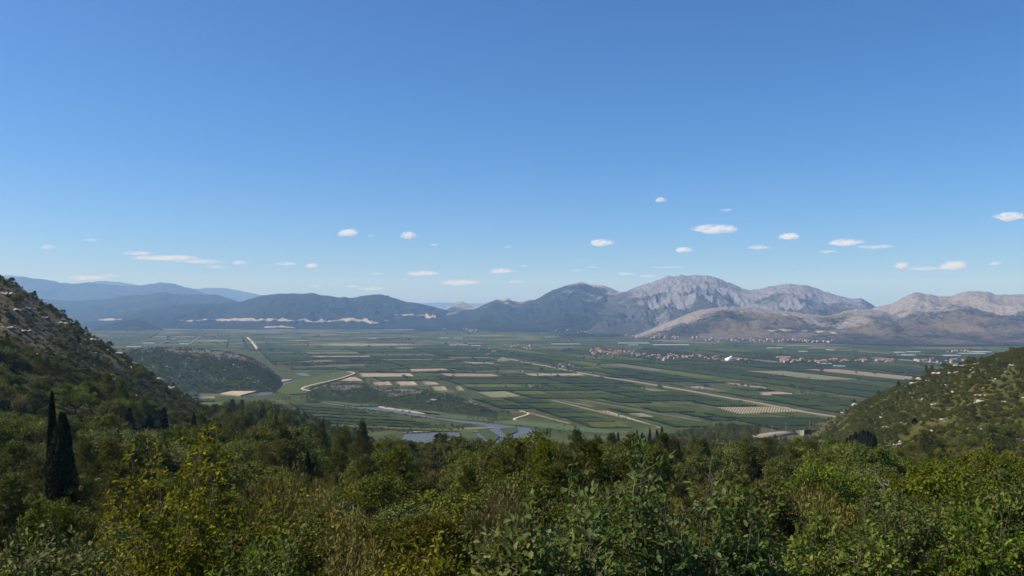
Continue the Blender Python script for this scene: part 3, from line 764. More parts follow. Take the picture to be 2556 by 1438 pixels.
def make_pine(h=5.5, w=1.9, nb=46, nt=17):
    # whorls of drooping-then-rising branches that carry needle tufts
    parts_c, parts_a, tips, vv = [], [], [], []
    for i in range(nb):
        t = (i + rng.random()) / nb
        z = h * (.22 + .76 * t); L = w * (1.05 - t) ** .75 * rng.uniform(.6, 1.2) + .15
        a = i * 2.4 + rng.uniform(-.5, .5)
        tip = np.array([math.cos(a) * L, math.sin(a) * L, z + L * rng.uniform(.1, .55)])
        if i % 5 == 0: tips.append(tip)
        b0 = np.array([0, 0, z])
        bv = rng.uniform(0, .5)
        for k in range(nt):
            s = rng.uniform(.35, 1.05)
            c = b0 + (tip - b0) * s + rng.normal(size=3) * .16 * w / 1.9
            parts_c.append(c); parts_a.append(unit(tip - b0 + np.array([0, 0, L * 1.1 + .3]))); vv.append(bv)
    C, A, vv = np.array(parts_c), np.array(parts_a), np.array(vv)
    k = 12; n = len(C) * k
    ax = unit(np.repeat(A, k, 0) + rng.normal(size=(n, 3)) * .55)
    c = np.repeat(C, k, 0) + ax * .10
    V, Fc = leaves(c, ax, rnd_dir(n), rng.uniform(.20, .34, n), rng.uniform(.03, .055, n), .1)
    cm = crown_mesh('crown', V, Fc, 4, MAT['pine'], np.clip(np.repeat(vv, k) + rng.uniform(0, .5, n), 0, 1))
    parts = [limb(np.array([0, 0, -.5]), np.array([0, 0, h * .97]), .13, .02, .03)] + [limb(np.array([0, 0, t[2] - .3]), t, .04, .012, .2) for t in tips]
    V, Fc = join(parts)
    return cm, mesh_np('trunk', V, Fc, MAT['bark'])

def make_cypress(h=8.0, w=.85):
    n = 15000
    t = rng.random(n) ** .85
    prof = np.clip(np.sin(math.pi * np.clip(t * .86 + .10, 0, 1)) ** .75, 0, 1) * (1 - t * .35)
    a = rng.uniform(0, 2 * math.pi, n)
    lump = 1 + .16 * np.sin(3 * a + t * 9) + .12 * np.sin(7 * a - t * 21)
    lump = lump + .22 * (vnoise(a * 2.2, t * 14, 5) - .5)
    r = w * prof * lump * rng.uniform(.45, 1.08, n) ** .6
    c = np.stack([np.cos(a) * r, np.sin(a) * r, .15 + t * h], -1)
    out = np.stack([np.cos(a), np.sin(a), np.zeros(n)], -1)
    ax = unit(out * .35 + np.array([0, 0, 1.0]) + rng.normal(size=(n, 3)) * .25)
    V, Fc = leaves(c, ax, unit(out + rng.normal(size=(n, 3)) * .5), rng.uniform(.14, .30, n), rng.uniform(.05, .10, n))
    cm = crown_mesh('crown', V, Fc, 4, MAT['cypress'])
    V, Fc = limb(np.array([0, 0, -.5]), np.array([0, 0, h * .9]), .16, .02, .02)
    return cm, mesh_np('trunk', V, Fc, MAT['bark'])

def make_broom(h=2.6, w=1.5, ns=150):
    C, A, vv = [], [], []
    for i in range(ns):
        a = rng.uniform(0, 2 * math.pi); rr = math.sqrt(rng.random()) * w
        hh = h * rng.uniform(.55, 1.12) * (1 - .35 * (rr / w) ** 2)
        foot = np.array([math.cos(a) * rr * .45, math.sin(a) * rr * .45, 0]); top = np.array([math.cos(a) * rr + rng.normal() * .1, math.sin(a) * rr + rng.normal() * .1, hh])
        bv = rng.uniform(0, .55); d = unit(top - foot)
        for s in np.linspace(.25, 1, 17):
            C.append(foot + (top - foot) * s + rng.normal(size=3) * .05); A.append(d); vv.append(bv + .25 * s)
    C, A, vv = np.array(C), np.array(A), np.array(vv)
    k = 3; n = len(C) * k
    ax = unit(np.repeat(A, k, 0) + rng.normal(size=(n, 3)) * .5)
    V, Fc = leaves(np.repeat(C, k, 0) + rng.normal(size=(n, 3)) * .05, ax, rnd_dir(n), rng.uniform(.12, .24, n), rng.uniform(.035, .065, n), .1)
    return crown_mesh('broom_shrub', V, Fc, 4, MAT['broom'], np.clip(np.repeat(vv, k) + rng.uniform(-.1, .3, n), 0, 1))

def make_shrub(rx=1.1, rz=.95, nc=30, nl=70, leaf=.13, mat='shrub'):
    th = rng.uniform(0, 2 * math.pi, nc); u = rng.uniform(-.2, 1, nc); w = np.sqrt(1 - u * u)
    C = np.stack([np.cos(th) * w * rx, np.sin(th) * w * rx, u * rz], -1) * rng.uniform(.4, 1.05, nc)[:, None] + np.array([0, 0, rz * .55])
    d = rnd_dir(nc * nl); cr = rng.uniform(.22, .42, nc) * rx / 1.1
    c = np.repeat(C, nl, 0) + d * (rng.random(nc * nl) ** .5 * np.repeat(cr, nl))[:, None]
    V, Fc = leaves(c, rnd_dir(nc * nl, .3), unit(d + rnd_dir(nc * nl) * .8 + np.array([0, 0, .6])), rng.uniform(.8, 1.4, nc * nl) * leaf, rng.uniform(.5, .8, nc * nl) * leaf)
    return crown_mesh('shrub', V, Fc, 4, MAT[mat], np.clip(np.repeat(rng.uniform(0, .6, nc), nl) + rng.uniform(0, .4, nc * nl), 0, 1))

def make_rock(seed, n=3):
    import bmesh
    bm = bmesh.new(); bmesh.ops.create_icosphere(bm, subdivisions=2, radius=1)
    r = np.random.default_rng(seed)
    pl = unit(r.normal(size=(9, 3))); off = r.uniform(.45, .85, 9)
    for v in bm.verts:
        p = np.array(v.co)
        for q, o in zip(pl, off):
            e = p @ q - o
            if e > 0: p = p - q * e
        p += r.normal(size=3) * .035
        v.co = Vector(p * np.array([1, .8, .7]))
    me = bpy.data.meshes.new('rock'); bm.to_mesh(me); bm.free(); me.materials.append(MAT['rock'])
    return me

PROTO = {
    'oak': [make_oak(), make_oak(2.0, 2.1, 3.2), make_oak(2.7, 1.7, 2.7, 66), make_oak(1.9, 1.5, 2.3, 48)],
    'pine': [make_pine(), make_pine(4.6, 2.2), make_pine(6.3, 1.8, 52)],
    'cypress': [make_cypress(), make_cypress(8, 1.0), make_cypress(8, .7)],
    'broom': [(make_broom(), None), (make_broom(3.1, 1.2), None), (make_broom(2.2, 1.7, 170), None)],
    'shrub': [(make_shrub(), None), (make_shrub(1.3, .8), None), (make_shrub(.95, 1.15), None)],
}
# nominal half width and height, for the sight test
DIM = {'oak': (2.3, 4.6), 'pine': (1.7, 5.6), 'cypress': (.8, 8.0), 'broom': (1.3, 2.6), 'shrub': (1.1, 1.6)}
NAME = {'oak': 'oak_tree', 'pine': 'pine_tree', 'cypress': 'cypress_tree', 'broom': 'broom_shrub', 'shrub': 'shrub'}
CAT = {'oak': 'tree', 'pine': 'tree', 'cypress': 'tree', 'broom': 'shrub', 'shrub': 'shrub'}

def plant(kind, var, loc, rz, sc, label, group=None):
    cm, tm = PROTO[kind][var]
    if tm is None:
        o = obj(NAME[kind], cm, None, loc, label, CAT[kind], group)
    else:
        o = obj(NAME[kind], None, None, loc, label, CAT[kind], group)
        obj('crown', cm, o); obj('trunk', tm, o)
    o.rotation_euler = (0, 0, rz)
    o.scale = sc if isinstance(sc, tuple) else (sc, sc, sc)
    return o

def scatter(name, meshes, P, rot, scl, idx, label, cat='vegetation'):
    """one mass of small copies: points carrying rotation, scale and a choice of shape"""
    if len(P) == 0: return
    me = bpy.data.meshes.new(name); me.from_pydata(np.asarray(P, float).tolist(), [], [])
    for an, ty, fld, val in (('rot', 'FLOAT_VECTOR', 'vector', rot), ('scl', 'FLOAT_VECTOR', 'vector', scl)):
        a = me.attributes.new(an, ty, 'POINT'); a.data.foreach_set(fld, np.ascontiguousarray(val, dtype=np.float32).ravel())
    a = me.attributes.new('idx', 'INT', 'POINT'); a.data.foreach_set('value', np.ascontiguousarray(idx, dtype=np.int32))
    o = obj(name, me, None, None, label, cat, None, 'stuff')
    ng = bpy.data.node_groups.new(name, 'GeometryNodeTree')
    ng.interface.new_socket('Geometry', in_out='INPUT', socket_type='NodeSocketGeometry')
    ng.interface.new_socket('Geometry', in_out='OUTPUT', socket_type='NodeSocketGeometry')
    N, Lk = ng.nodes, ng.links
    gi, go = N.new('NodeGroupInput'), N.new('NodeGroupOutput')
    jn = N.new('GeometryNodeJoinGeometry')
    for ob in meshes:
        oi = N.new('GeometryNodeObjectInfo'); oi.transform_space = 'ORIGINAL'
        oi.inputs['Object'].default_value = ob; oi.inputs['As Instance'].default_value = True
        Lk.new(oi.outputs['Geometry'], jn.inputs[0])
    def na(nm, ty):
        q = N.new('GeometryNodeInputNamedAttribute'); q.data_type = ty; q.inputs['Name'].default_value = nm
        return q.outputs['Attribute']
    ip = N.new('GeometryNodeInstanceOnPoints'); ip.inputs['Pick Instance'].default_value = True
    er = N.new('FunctionNodeEulerToRotation')
    Lk.new(na('rot', 'FLOAT_VECTOR'), er.inputs[0])
    Lk.new(gi.outputs[0], ip.inputs['Points']); Lk.new(jn.outputs[0], ip.inputs['Instance'])
    Lk.new(na('idx', 'INT'), ip.inputs['Instance Index']); Lk.new(er.outputs[0], ip.inputs['Rotation']); Lk.new(na('scl', 'FLOAT_VECTOR'), ip.inputs['Scale'])
    Lk.new(ip.outputs[0], go.inputs[0])
    mod = o.modifiers.new('scatter', 'NODES'); mod.node_group = ng
    return o

# ------------------------------------------------------------------ where the plants of the near slopes stand
ROCK_CL = []         # clusters of white rocks on the hillsides: x, y, radius
while len(ROCK_CL) < 105:
    rpx = rng.uniform(2080, 2600) if rng.random() < .66 else rng.uniform(-60, 560)
    RRq = float(np.interp(rpx, RDIST[:, 0], RDIST[:, 1]))
    Yq = RRq * (rng.uniform(.45, 1.0) if rpx < 700 else rng.uniform(.3, 1.0))
    if fbm(np.array((rpx - CX) / F * Yq / 30), np.array(Yq / 30), 72, 3) < .02: continue
    ROCK_CL.append(((rpx - CX) / F * Yq, Yq, .7 + 2.2 * rng.random() ** 2.2))
for rpx, Yq, rad in [(2118, 640, 5), (2140, 620, 6), (2160, 600, 5), (2106, 660, 4), (2445, 300, 4), (2448, 310, 3), (2300, 455, 5), (2345, 440, 5), (2400, 425, 5), (2280, 460, 4), (1860, 860, 6), (1845, 800, 5), (1770, 830, 5), (1580, 800, 4), (2215, 330, 4), (40, 330, 4), (70, 350, 4), (20, 300, 4), (110, 360, 3.5), (10, 345, 4), (60, 310, 3.5), (150, 375, 5), (230, 400, 5), (290, 420, 5), (330, 440, 5), (390, 450, 5), (420, 480, 5)]:
    ROCK_CL.append(((rpx - CX) / F * Yq, Yq, rad * 1.0))
ROCK_CL = np.array(ROCK_CL)
# single trees and shrubs that stand out: kind, px, top y, distance, width factor, label
HERO = [
    ('cypress', 130, 978, 68, .7, 'tallest thin dark cypress, standing behind the broad one'), ('cypress', 155, 1030, 64, 1.3, 'broad dark cypress in front of the tallest thin one'),
    ('cypress', 323, 1018, 215, .95, 'first of three dark cypresses in a row above the leafy tree'), ('cypress', 372, 1034, 210, 1.45, 'broadest, middle one of three dark cypresses in a row'), ('cypress', 409, 1018, 215, 1.0, 'last of three dark cypresses, nearest the lone one'),
    ('cypress', 484, 1030, 190, .7, 'lone dark cypress apart from the row of three'), ('pine', 803, 1046, 165, .95, 'slim dark pine rising beside the tall olive pine near the river'), ('cypress', 768, 1125, 105, .55, 'thin dark cypress among tawny broom'),
    ('cypress', 2283, 1066, 300, 1.0, 'lone small cypress on the rock-dotted hillside'),
    ('pine', 1440, 1066, 150, 1.25, 'tall olive pine standing against the fields'), ('pine', 905, 1046, 170, 1.25, 'tall olive pine standing against the drained strips'), ('pine', 1685, 1092, 120, 1.1, 'olive pine behind the near leafy tree'), ('pine', 1085, 1205, 25, 1.05, 'dense yellow-green pine with a dark shaded foot near the viewpoint'),
    ('oak', 168, 1218, 44, .75, 'leafy green oak hiding the foot of the broad cypress'), ('oak', 118, 1232, 40, .6, 'small green oak hiding the foot of the tallest thin cypress'),
    ('pine', 86, 728, 388, .9, 'dark pine on the skyline of the steep stony hill'), ('pine', 124, 757, 392, .8, 'smaller pine lower on the skyline of the stony hill'), ('pine', 2425, 930, 400, 1.6, 'dark spreading pine on the rocky hill edge'), ('oak', 1830, 1098, 120, 1.4, 'large dark green oak below the pale road'), ('oak', 1960, 1112, 110, 1.2, 'dark green oak beside the large one below the pale road'),
    ('oak', 1090, 1100, 150, 1.5, 'large dark green oak below the mud bar'), ('oak', 690, 1020, 210, 1.5, 'broad green oak below the grass bank'), ('oak', 590, 1012, 230, 1.4, 'broad green oak at the foot of the stony hill'),
]
for q, (cpx, cty) in enumerate([(2092, 1098), (2104, 1106), (2114, 1092), (2124, 1085), (2135, 1078), (2146, 1082), (2155, 1072), (2165, 1074), (2174, 1080), (2181, 1084), (2058, 1124), (2078, 1112)]):
    HERO.append(('cypress', cpx, cty, 285 - q * 2, 1.0, 'dark cypress in the tight grove beside the ruined wall'))
for q, (cpx, cty) in enumerate([(1487, 1084), (1497, 1086), (1532, 1078), (1543, 1080), (1578, 1084), (1590, 1074), (1603, 1080), (1608, 1088), (1622, 1068), (1640, 1072), (1652, 1066)]):
    HERO.append(('cypress', cpx, cty, 480 + 12 * (q % 4), 1.15, 'small dark cypress of the line at the wood edge'))
for q, (cpx, cty, cy_) in enumerate([(655, 1150, 40), (690, 1125, 44), (722, 1140, 41), (748, 1110, 46), (775, 1135, 42), (802, 1165, 38), (830, 1172, 36), (868, 1205, 32), (700, 1185, 34), (765, 1195, 33), (835, 1230, 28), (1240, 1160, 40), (1275, 1180, 36), (1300, 1215, 32), (2010, 1140, 46), (2050, 1165, 42), (2105, 1150, 44)]):
    HERO.append(('broom', cpx, cty, cy_, 1.0 + .12 * (q % 3), 'tall feathery tawny broom in the clump beside the thin leafy tree' if q < 11 else 'tall feathery tawny broom behind the tallest near tree' if q < 14 else 'tall feathery tawny broom below the cypress grove'))
# near leafy trees: px, top y, distance, crown half width, crown height, material, leaf length, label
NEAR = [
    (1680, 1112, 8.2, 1.05, 3.4, 'leaf_near', .074, 'near leafy tree with pale green leaves, tallest at the viewpoint'),
    (1450, 1235, 7.6, .62, 2.2, 'leaf_near', .072, 'pale green leafy side tree beside the tallest near one'),
    (1890, 1222, 8.4, .62, 2.4, 'leaf_near', .074, 'pale green leafy bush between the tallest near tree and the olive thicket'),
    (425, 1085, 11.5, 1.42, 3.6, 'leaf_olive', .068, 'near olive-green leafy tree below the row of three cypresses'),
    (715, 1218, 12.5, .75, 2.2, 'leaf_olive', .066, 'thin olive-green leafy tree beside tawny broom'),
    (2250, 1222, 13.5, 1.35, 2.6, 'leaf_near', .07, 'wide olive-green thicket below the dead branches'),
    (2480, 1235, 12.5, 1.1, 2.4, 'leaf_near', .07, 'green leafy thicket at the picture edge below the rocky hill'),
    (2110, 1330, 9.5, .9, 1.8, 'leaf_near', .072, 'low green leafy bush in front of the olive thicket'),
    (1310, 1335, 7.0, .42, 1.3, 'leaf_near', .07, 'lowest pale leafy sprig bush left of the tallest near tree'),
    (1060, 1385, 10.5, .9, 1.3, 'leaf_olive', .066, 'low leafy bush below the dense yellow-green pine'),
    (95, 1335, 9.0, .95, 1.7, 'oak', .066, 'dark shaded bush at the lowest corner below the twin cypresses'),
    (640, 1345, 9.5, .8, 1.5, 'leaf_near', .066, 'low leafy bush in front of the olive-green leafy tree'),
]
def jitter_points(y0, y1, sp):
    ys = np.arange(y0, y1, sp); out = []
    for y in ys:
        xs = np.arange(-.72 * y - 4, .72 * y + 4, sp)
        out.append(np.stack([xs + rng.uniform(-.45, .45, len(xs)) * sp, y + rng.uniform(-.45, .45, len(xs)) * sp], -1))
    return np.concatenate(out)
pts = np.concatenate([jitter_points(17, 60, 2.3), jitter_points(60, 140, 2.7), jitter_points(140, 560, 2.9), jitter_points(560, 1060, 4.6)])
X, Y = pts[:, 0], pts[:, 1]
PX = CX + F * X / Y
T, RR = slope_t(PX, Y)
okp = (Y < RR + 70) & (PX > -230) & (PX < 2780)
X, Y, PX, T, RR = X[okp], Y[okp], PX[okp], T[okp], RR[okp]
Z = slope_h(X, Y)
PY = HZ + F * (EYE - Z) / Y
n = len(X)
left = sstep(760, 350, PX); right = sstep(1900, 2150, PX); mid = (1 - left) * (1 - right)
hilly = np.clip(left * sstep(.42, .72, T) + right * sstep(.10, .32, T), 0, 1)
n1 = fbm(X / 26, Y / 26, 61, 4); n2 = fbm(X / 40 + 9, Y / 40, 62, 3); nb = fbm(X / 45.0, Y / 45.0, 21, 5)
u = rng.random(n)
w_oak = (0.55 + 1.2 * np.clip(n1 * 2, -1, 1)) * (1 - hilly * (.85 + .1 * right)) * (1 - .45 * left * sstep(1050, 1200, PY))
w_pine = (0.42 - .8 * np.clip(n1 * 2, -1, 1)) * (1 - hilly * .93)
w_broom = (0.40 - 1.0 * np.clip(n2 * 2, -1, 1) + 1.1 * sstep(1000, 850, PX) * sstep(180, 90, Y) * sstep(-.3, .2, n2 + .2)) * (1 - hilly * .8)
w_shr = 0.35 + 2.2 * hilly
W = np.clip(np.stack([w_oak, w_pine, w_broom, w_shr], -1), .03, None)
W = np.cumsum(W / W.sum(1, keepdims=True), 1)
kind_i = (u[:, None] > W).sum(1).clip(0, 3)
KN = ['oak', 'pine', 'broom', 'shrub']
hx = np.array([[(q[1] - CX) / F * q[3], q[3]] for q in HERO])
clear_i = np.zeros(n, bool)
for (rx_, ry_, rr_) in ROCK_CL: clear_i |= (np.hypot(X - rx_, Y - ry_) < rr_ * .95) | ((np.abs(X - rx_ * Y / ry_) < rr_ * .8) & (Y < ry_) & (Y > ry_ - 9) & (T > .3))
for q, (hx_, hy_) in zip(HERO, hx):
    wv = {'cypress': .9, 'pine': 1.8, 'oak': 2.4, 'broom': 1.0}[q[0]] * q[4]
    clear_i |= np.hypot(X - hx_, Y - hy_) < wv * .9
    # nothing in front may hide more than its foot
    infront = (Y < hy_) & (np.abs(PX - q[1]) < wv * F / hy_ + 1.1 * F / Y)
    top_y = HZ + F * (EYE - Z - 4.2) / Y
    foot_y = HZ + F * (EYE - slope_h(np.array([hx_]), np.array([hy_]))[0]) / hy_
    clear_i |= infront & (top_y < q[2] + (.74 if 60 < hy_ < 100 else .45 if hy_ < 60 else .85) * (foot_y - q[2]))
for q in NEAR:
    nx_, ny_ = (q[0] - CX) / F * q[2], q[2]
    clear_i |= np.hypot(X - nx_, Y - ny_) < q[3] + .9
bare_m = left * sstep(.30, .75, T) * sstep(-.1, .45, nb + .18 * sstep(250, 0, PX)) + right * sstep(.15, .5, T) * sstep(.0, .5, nb) * .3
keep = rng.random(n) > np.clip(bare_m * .5, 0, .8)
keep &= (hilly > .5) | (rng.random(n) < np.interp(Y, [60, 100, 141, 560, 561], [.85, .6, .30, .30, .8]))
keep &= ~clear_i
keep &= ~((PX > 1895) & (PX < 2010) & (PY > 1070) & (PY < 1108) & (Y > 520))
sc = rng.uniform(.65, 1.3, n) * (1 - .3 * hilly) * np.where(hilly > .5, 1.0, np.interp(Y, [70, 140], [1.0, 1.5]))
sc *= 1 - .5 * sstep(860, 960, PX) * sstep(2150, 2050, PX) * sstep(200, 330, Y) * np.where(kind_i == 3, rng.uniform(.7, 1.5, n) * (1 + .45 * hilly), 1)
sc *= np.interp(Y, [15, 40, 90], [.62, .85, 1.0])
LIM = np.array([(-300, 1040), (0, 1030), (270, 1040), (300, 1084), (430, 1084), (470, 1015), (500, 1000), (640, 998), (720, 1010), (780, 1034), (850, 1062), (950, 1078), (1000, 1086), (1200, 1104), (1350, 1098), (1480, 1098), (1700, 1102), (1900, 1114), (2050, 1112), (2150, 1120), (2300, 1138), (2556, 1152), (2900, 1160)], float)
lim = np.interp(PX, LIM[:, 0], LIM[:, 1])
hgt = np.array([4.9, 6.0, 3.1, 1.9])[kind_i] * sc
topy = PY - F * hgt / Y
bad = (hilly < .5) & (topy < lim) & (PY > lim + 6)
fac = np.where(bad, (PY - lim) / np.maximum(PY - topy, 1e-3), 1)
sc = sc * np.maximum(fac, .3)
keep &= ~(bad & (fac < .3))
X, Y, Z, PX, PY, T, hilly, kind_i, sc, left, right = [q[keep] for q in (X, Y, Z, PX, PY, T, hilly, kind_i, sc, left, right)]
n = len(X)
# sight test: paint crowns front to back on a small picture
SW, SH = 1278, 719
buf = np.zeros((SH, SW), bool)
vis = np.zeros(n)
for i in np.argsort(Y):
    hw, hh = DIM[KN[kind_i[i]]]; k = .5 * F / Y[i]
    cx = (CX * .5 + k * X[i]); yb = HZ * .5 + k * (EYE - Z[i]); yt = yb - k * hh * sc[i]; w_ = max(k * hw * sc[i] * .9, .6)
    x0, x1, y0, y1 = int(max(cx - w_, 0)), int(min(cx + w_ + 1, SW)), int(max(yt, 0)), int(min(yb + 1, SH))
    if x1 <= x0 or y1 <= y0: continue
    v = buf[y0:y1, x0:x1]
    vis[i] = (~v).sum(); v[:] = True
NEARL, SLOPE_OBJ = [], []
side = np.searchsorted(np.array([260, 560, 900, 1150, 1400, 1700, 2000, 2250]), PX); dist = np.where(Y < 60, 0, np.where(Y < 170, 1, 2))
KLAB = {'oak': ['dark green leafy oak', 'rounded green oak', 'small dense green oak'], 'pine': ['olive green young pine', 'yellow-green pine', 'small olive pine'], 'broom': ['feathery yellow-brown broom', 'upright yellow-olive broom', 'small tawny broom'], 'shrub': ['low leafy green shrub', 'rounded dark green shrub', 'small dark shrub']}
SLAB = ['below the stony hilltop', 'below the scrub hill', 'below the grass bank', 'below the drained strips', 'below the river pools', 'below the blunt peak', 'below the pale road', 'below the cypress grove', 'below the rocky hill edge']
DLAB = ['nearby', 'halfway down', 'far down']
stuff = {k: [] for k in KN}
proto_obj = {k: [None] * len(PROTO[k]) for k in PROTO}
for ki, kn in enumerate(KN):
    ids = np.where(kind_i == ki)[0]
    order = ids[np.argsort(-vis[ids])]
    top = [i for i in order[:270] if vis[i] > 6]
    tops = set(top)
    for q, i in enumerate(top):
        var = q % len(PROTO[kn])
        lb = f'{KLAB[kn][dist[i]]} {SLAB[side[i]]}, {DLAB[dist[i]]}'
        s_ = float(sc[i])
        o = plant(kn, var, (X[i], Y[i], Z[i] - .05), rng.uniform(0, 6.28), (s_ * rng.uniform(.88, 1.12), s_ * rng.uniform(.88, 1.12), s_ * rng.uniform(.85, 1.18)), lb, lb)
        if proto_obj[kn][var] is None: proto_obj[kn][var] = o if PROTO[kn][var][1] is None else [c for c in o.children if c.name.startswith('crown')][0]
    stuff[kn] = [i for i in ids if i not in tops]
SNAME = {'oak': ('oak_woodland', 'mass of small green oaks filling the far wooded slope'), 'pine': ('pine_woodland', 'mass of small olive pines among the far woods and hills'), 'broom': ('broom_scrub', 'mass of small tawny broom among the woods'), 'shrub': ('hillside_scrub', 'dense dark scrub covering the stony hillsides')}
for kn in KN:
    ids = np.array(stuff[kn])
    s_ = sc[ids][:, None] * rng.uniform(.85, 1.15, (len(ids), 3))
    rot = np.zeros((len(ids), 3)); rot[:, 2] = rng.uniform(0, 6.28, len(ids))
    scatter(SNAME[kn][0], proto_obj[kn], np.stack([X[ids], Y[ids], Z[ids] - .05], -1), rot, s_, rng.integers(0, len(PROTO[kn]), len(ids)), SNAME[kn][1])
print('plants', n, {k: len(v) for k, v in stuff.items()})

# low growth that closes the gaps under the trees
up = np.concatenate([jitter_points(14, 70, 1.9), jitter_points(70, 190, 2.8)])
upx = CX + F * up[:, 0] / up[:, 1]
up = up[(upx > -200) & (upx < 2760)]
hp = jitter_points(110, 640, 2.3); hpx = CX + F * hp[:, 0] / hp[:, 1]; ht, hr = slope_t(hpx, hp[:, 1])
hp = hp[(hp[:, 1] < hr + 10) & (ht > .12) & (((hpx > 2060) & (hpx < 2720)) | ((hpx > -120) & (hpx < 520))) & (fbm(hp[:, 0] / 11, hp[:, 1] / 11, 83, 3) > np.where(hpx < 700, .28, -.08))]
rot = np.zeros((len(hp), 3)); rot[:, 2] = rng.uniform(0, 6.28, len(hp))
scatter('hillside_brush', proto_obj['shrub'], np.column_stack([hp, slope_h(hp[:, 0], hp[:, 1]) - .15]), rot, (rng.random(len(hp)) ** 1.6 * .75 + .35)[:, None] * rng.uniform(.85, 1.2, (len(hp), 3)) * np.array([1.25, 1.25, .8]), rng.integers(0, 3, len(hp)), 'low green brush knitting the stony hillsides together')
rot = np.zeros((len(up), 3)); rot[:, 2] = rng.uniform(0, 6.28, len(up))
scatter('undergrowth', proto_obj['shrub'] + proto_obj['broom'], np.column_stack([up, slope_h(up[:, 0], up[:, 1]) - .1]), rot, (rng.uniform(.45, .85, len(up)) * np.interp(up[:, 1], [14, 60], [.6, 1]))[:, None] * rng.uniform(.85, 1.15, (len(up), 3)), rng.integers(0, 5, len(up)), 'low shrubs and undergrowth filling the gaps between the trees')

# ------------------------------------------------------------------ single trees that stand out
seen = {}
for kn, px, ty, Yd, wf, lb in HERO:
    x = (px - CX) / F * Yd
    z = float(slope_h(np.array([x]), np.array([float(Yd)]))[0])
    ztop = EYE - (ty - HZ) / F * Yd
    nom = {'cypress': 8.1, 'pine': 5.9, 'oak': 5.0, 'broom': 3.4}[kn]
    h = max(ztop - z, 2.0) / nom
    w = wf
    if kn == 'cypress' and Yd > 150: w = wf * 1.4
    grp = lb if sum(1 for q in HERO if q[5] == lb) > 1 else None
    o = plant(kn, rng.integers(0, len(PROTO[kn])), (x, Yd, z - .1), rng.uniform(0, 6.28), (w, w, h), lb, grp)
    if kn not in seen: seen[kn] = o

def make_near(hw, ch, mat, L, ground_drop):
    """a close tree: forking limbs, twigs, and real leaf outlines along the twigs"""
    nb = int(26 + hw * 44)
    tips, parts = [], []
    fork = np.array([0, 0, ground_drop * .45])
    parts.append(limb(np.array([0, 0, -.5]), fork, .07 + .03 * hw, .05, .08))
    C, A, vv, S = [], [], [], []
    H = ground_drop + ch
    for i in range(nb):
        a = rng.uniform(0, 2 * math.pi); t = rng.random() ** .8
        rr = hw * math.sqrt(max(1 - (t * 1.02 - .30) ** 2 * 1.7, .05)) * rng.uniform(.35, 1.0)
        tip = np.array([math.cos(a) * rr, math.sin(a) * rr, ground_drop + ch * (t * .97)])
        mid_ = fork * .5 + tip * .5 + rng.normal(size=3) * .12 * hw + np.array([0, 0, .1])
        P = np.array([fork * rng.uniform(.7, 1), mid_, tip])
        parts.append(tube(np.array([P[0], (P[0] + P[1]) / 2, P[1], (P[1] + P[2]) / 2, P[2]]), np.array([.018, .014, .010, .006, .003]) * (.7 + .4 * hw), 4))
        cl = rng.uniform(0, .4)
        for k in range(rng.integers(9, 15)):
            s = rng.uniform(.45, 1.0)
            b0 = P[1] + (P[2] - P[1]) * (s - .45) / .55 if s > .45 else P[1]
            d = unit(unit(tip - P[1]) * .5 + rng.normal(size=3) + np.array([0, 0, .45]))
            ln = rng.uniform(.16, .42)
            e = b0 + d * ln
            parts.append(tube(np.array([b0, (b0 + e) / 2 + rng.normal(size=3) * .015, e]), [.005, .004, .002], 3))
            for q in np.linspace(.15, 1.05, int(7 + ln * 24)):
                C.append(b0 + d * ln * q + rng.normal(size=3) * .03); A.append(unit(d * .6 + rng.normal(size=3) * .75)); vv.append(np.clip(cl + rng.uniform(0, .58) + (.35 if rng.random() < .05 else 0), 0, 1))
    C, A, vv = np.array(C), np.array(A), np.array(vv); n_ = len(C)
    C = C + A * L * .5
    V, Fc = oval_leaves(C, A, unit(rng.normal(size=(n_, 3)) * .7 + np.array([0, 0, 1.0])), rng.uniform(.75, 1.4, n_) * L, rng.uniform(.45, .7, n_) * L)
    cm = mesh_np('crown', V, Fc, MAT[mat], {'v': np.repeat(vv, 6)})
    V, Fc = parts[0]
    allp = []
    f3 = []
    Vs, Fs, k = [], [], 0
    for v, f in parts:
        Vs.append(v); Fs.append(f + k); k += len(v)
    tm = mesh_np('trunk', np.concatenate(Vs), np.concatenate(Fs), MAT['bark'])
    return cm, tm
for px, ty, Yd, hw, ch, mat, L, lb in NEAR:
    x = (px - CX) / F * Yd
    z = float(slope_h(np.array([x]), np.array([float(Yd)]))[0])
    ztop = EYE - (ty - HZ) / F * Yd
    drop = max(ztop - ch - z, .2)
    cm, tm = make_near(hw, ztop - z - drop, mat, L, drop)
    o = obj('leafy_tree' if ztop - z > 2.5 else 'leafy_bush', None, None, (x, Yd, z), lb, 'tree' if ztop - z > 2.5 else 'bush')
    obj('crown', cm, o); obj('trunk', tm, o)

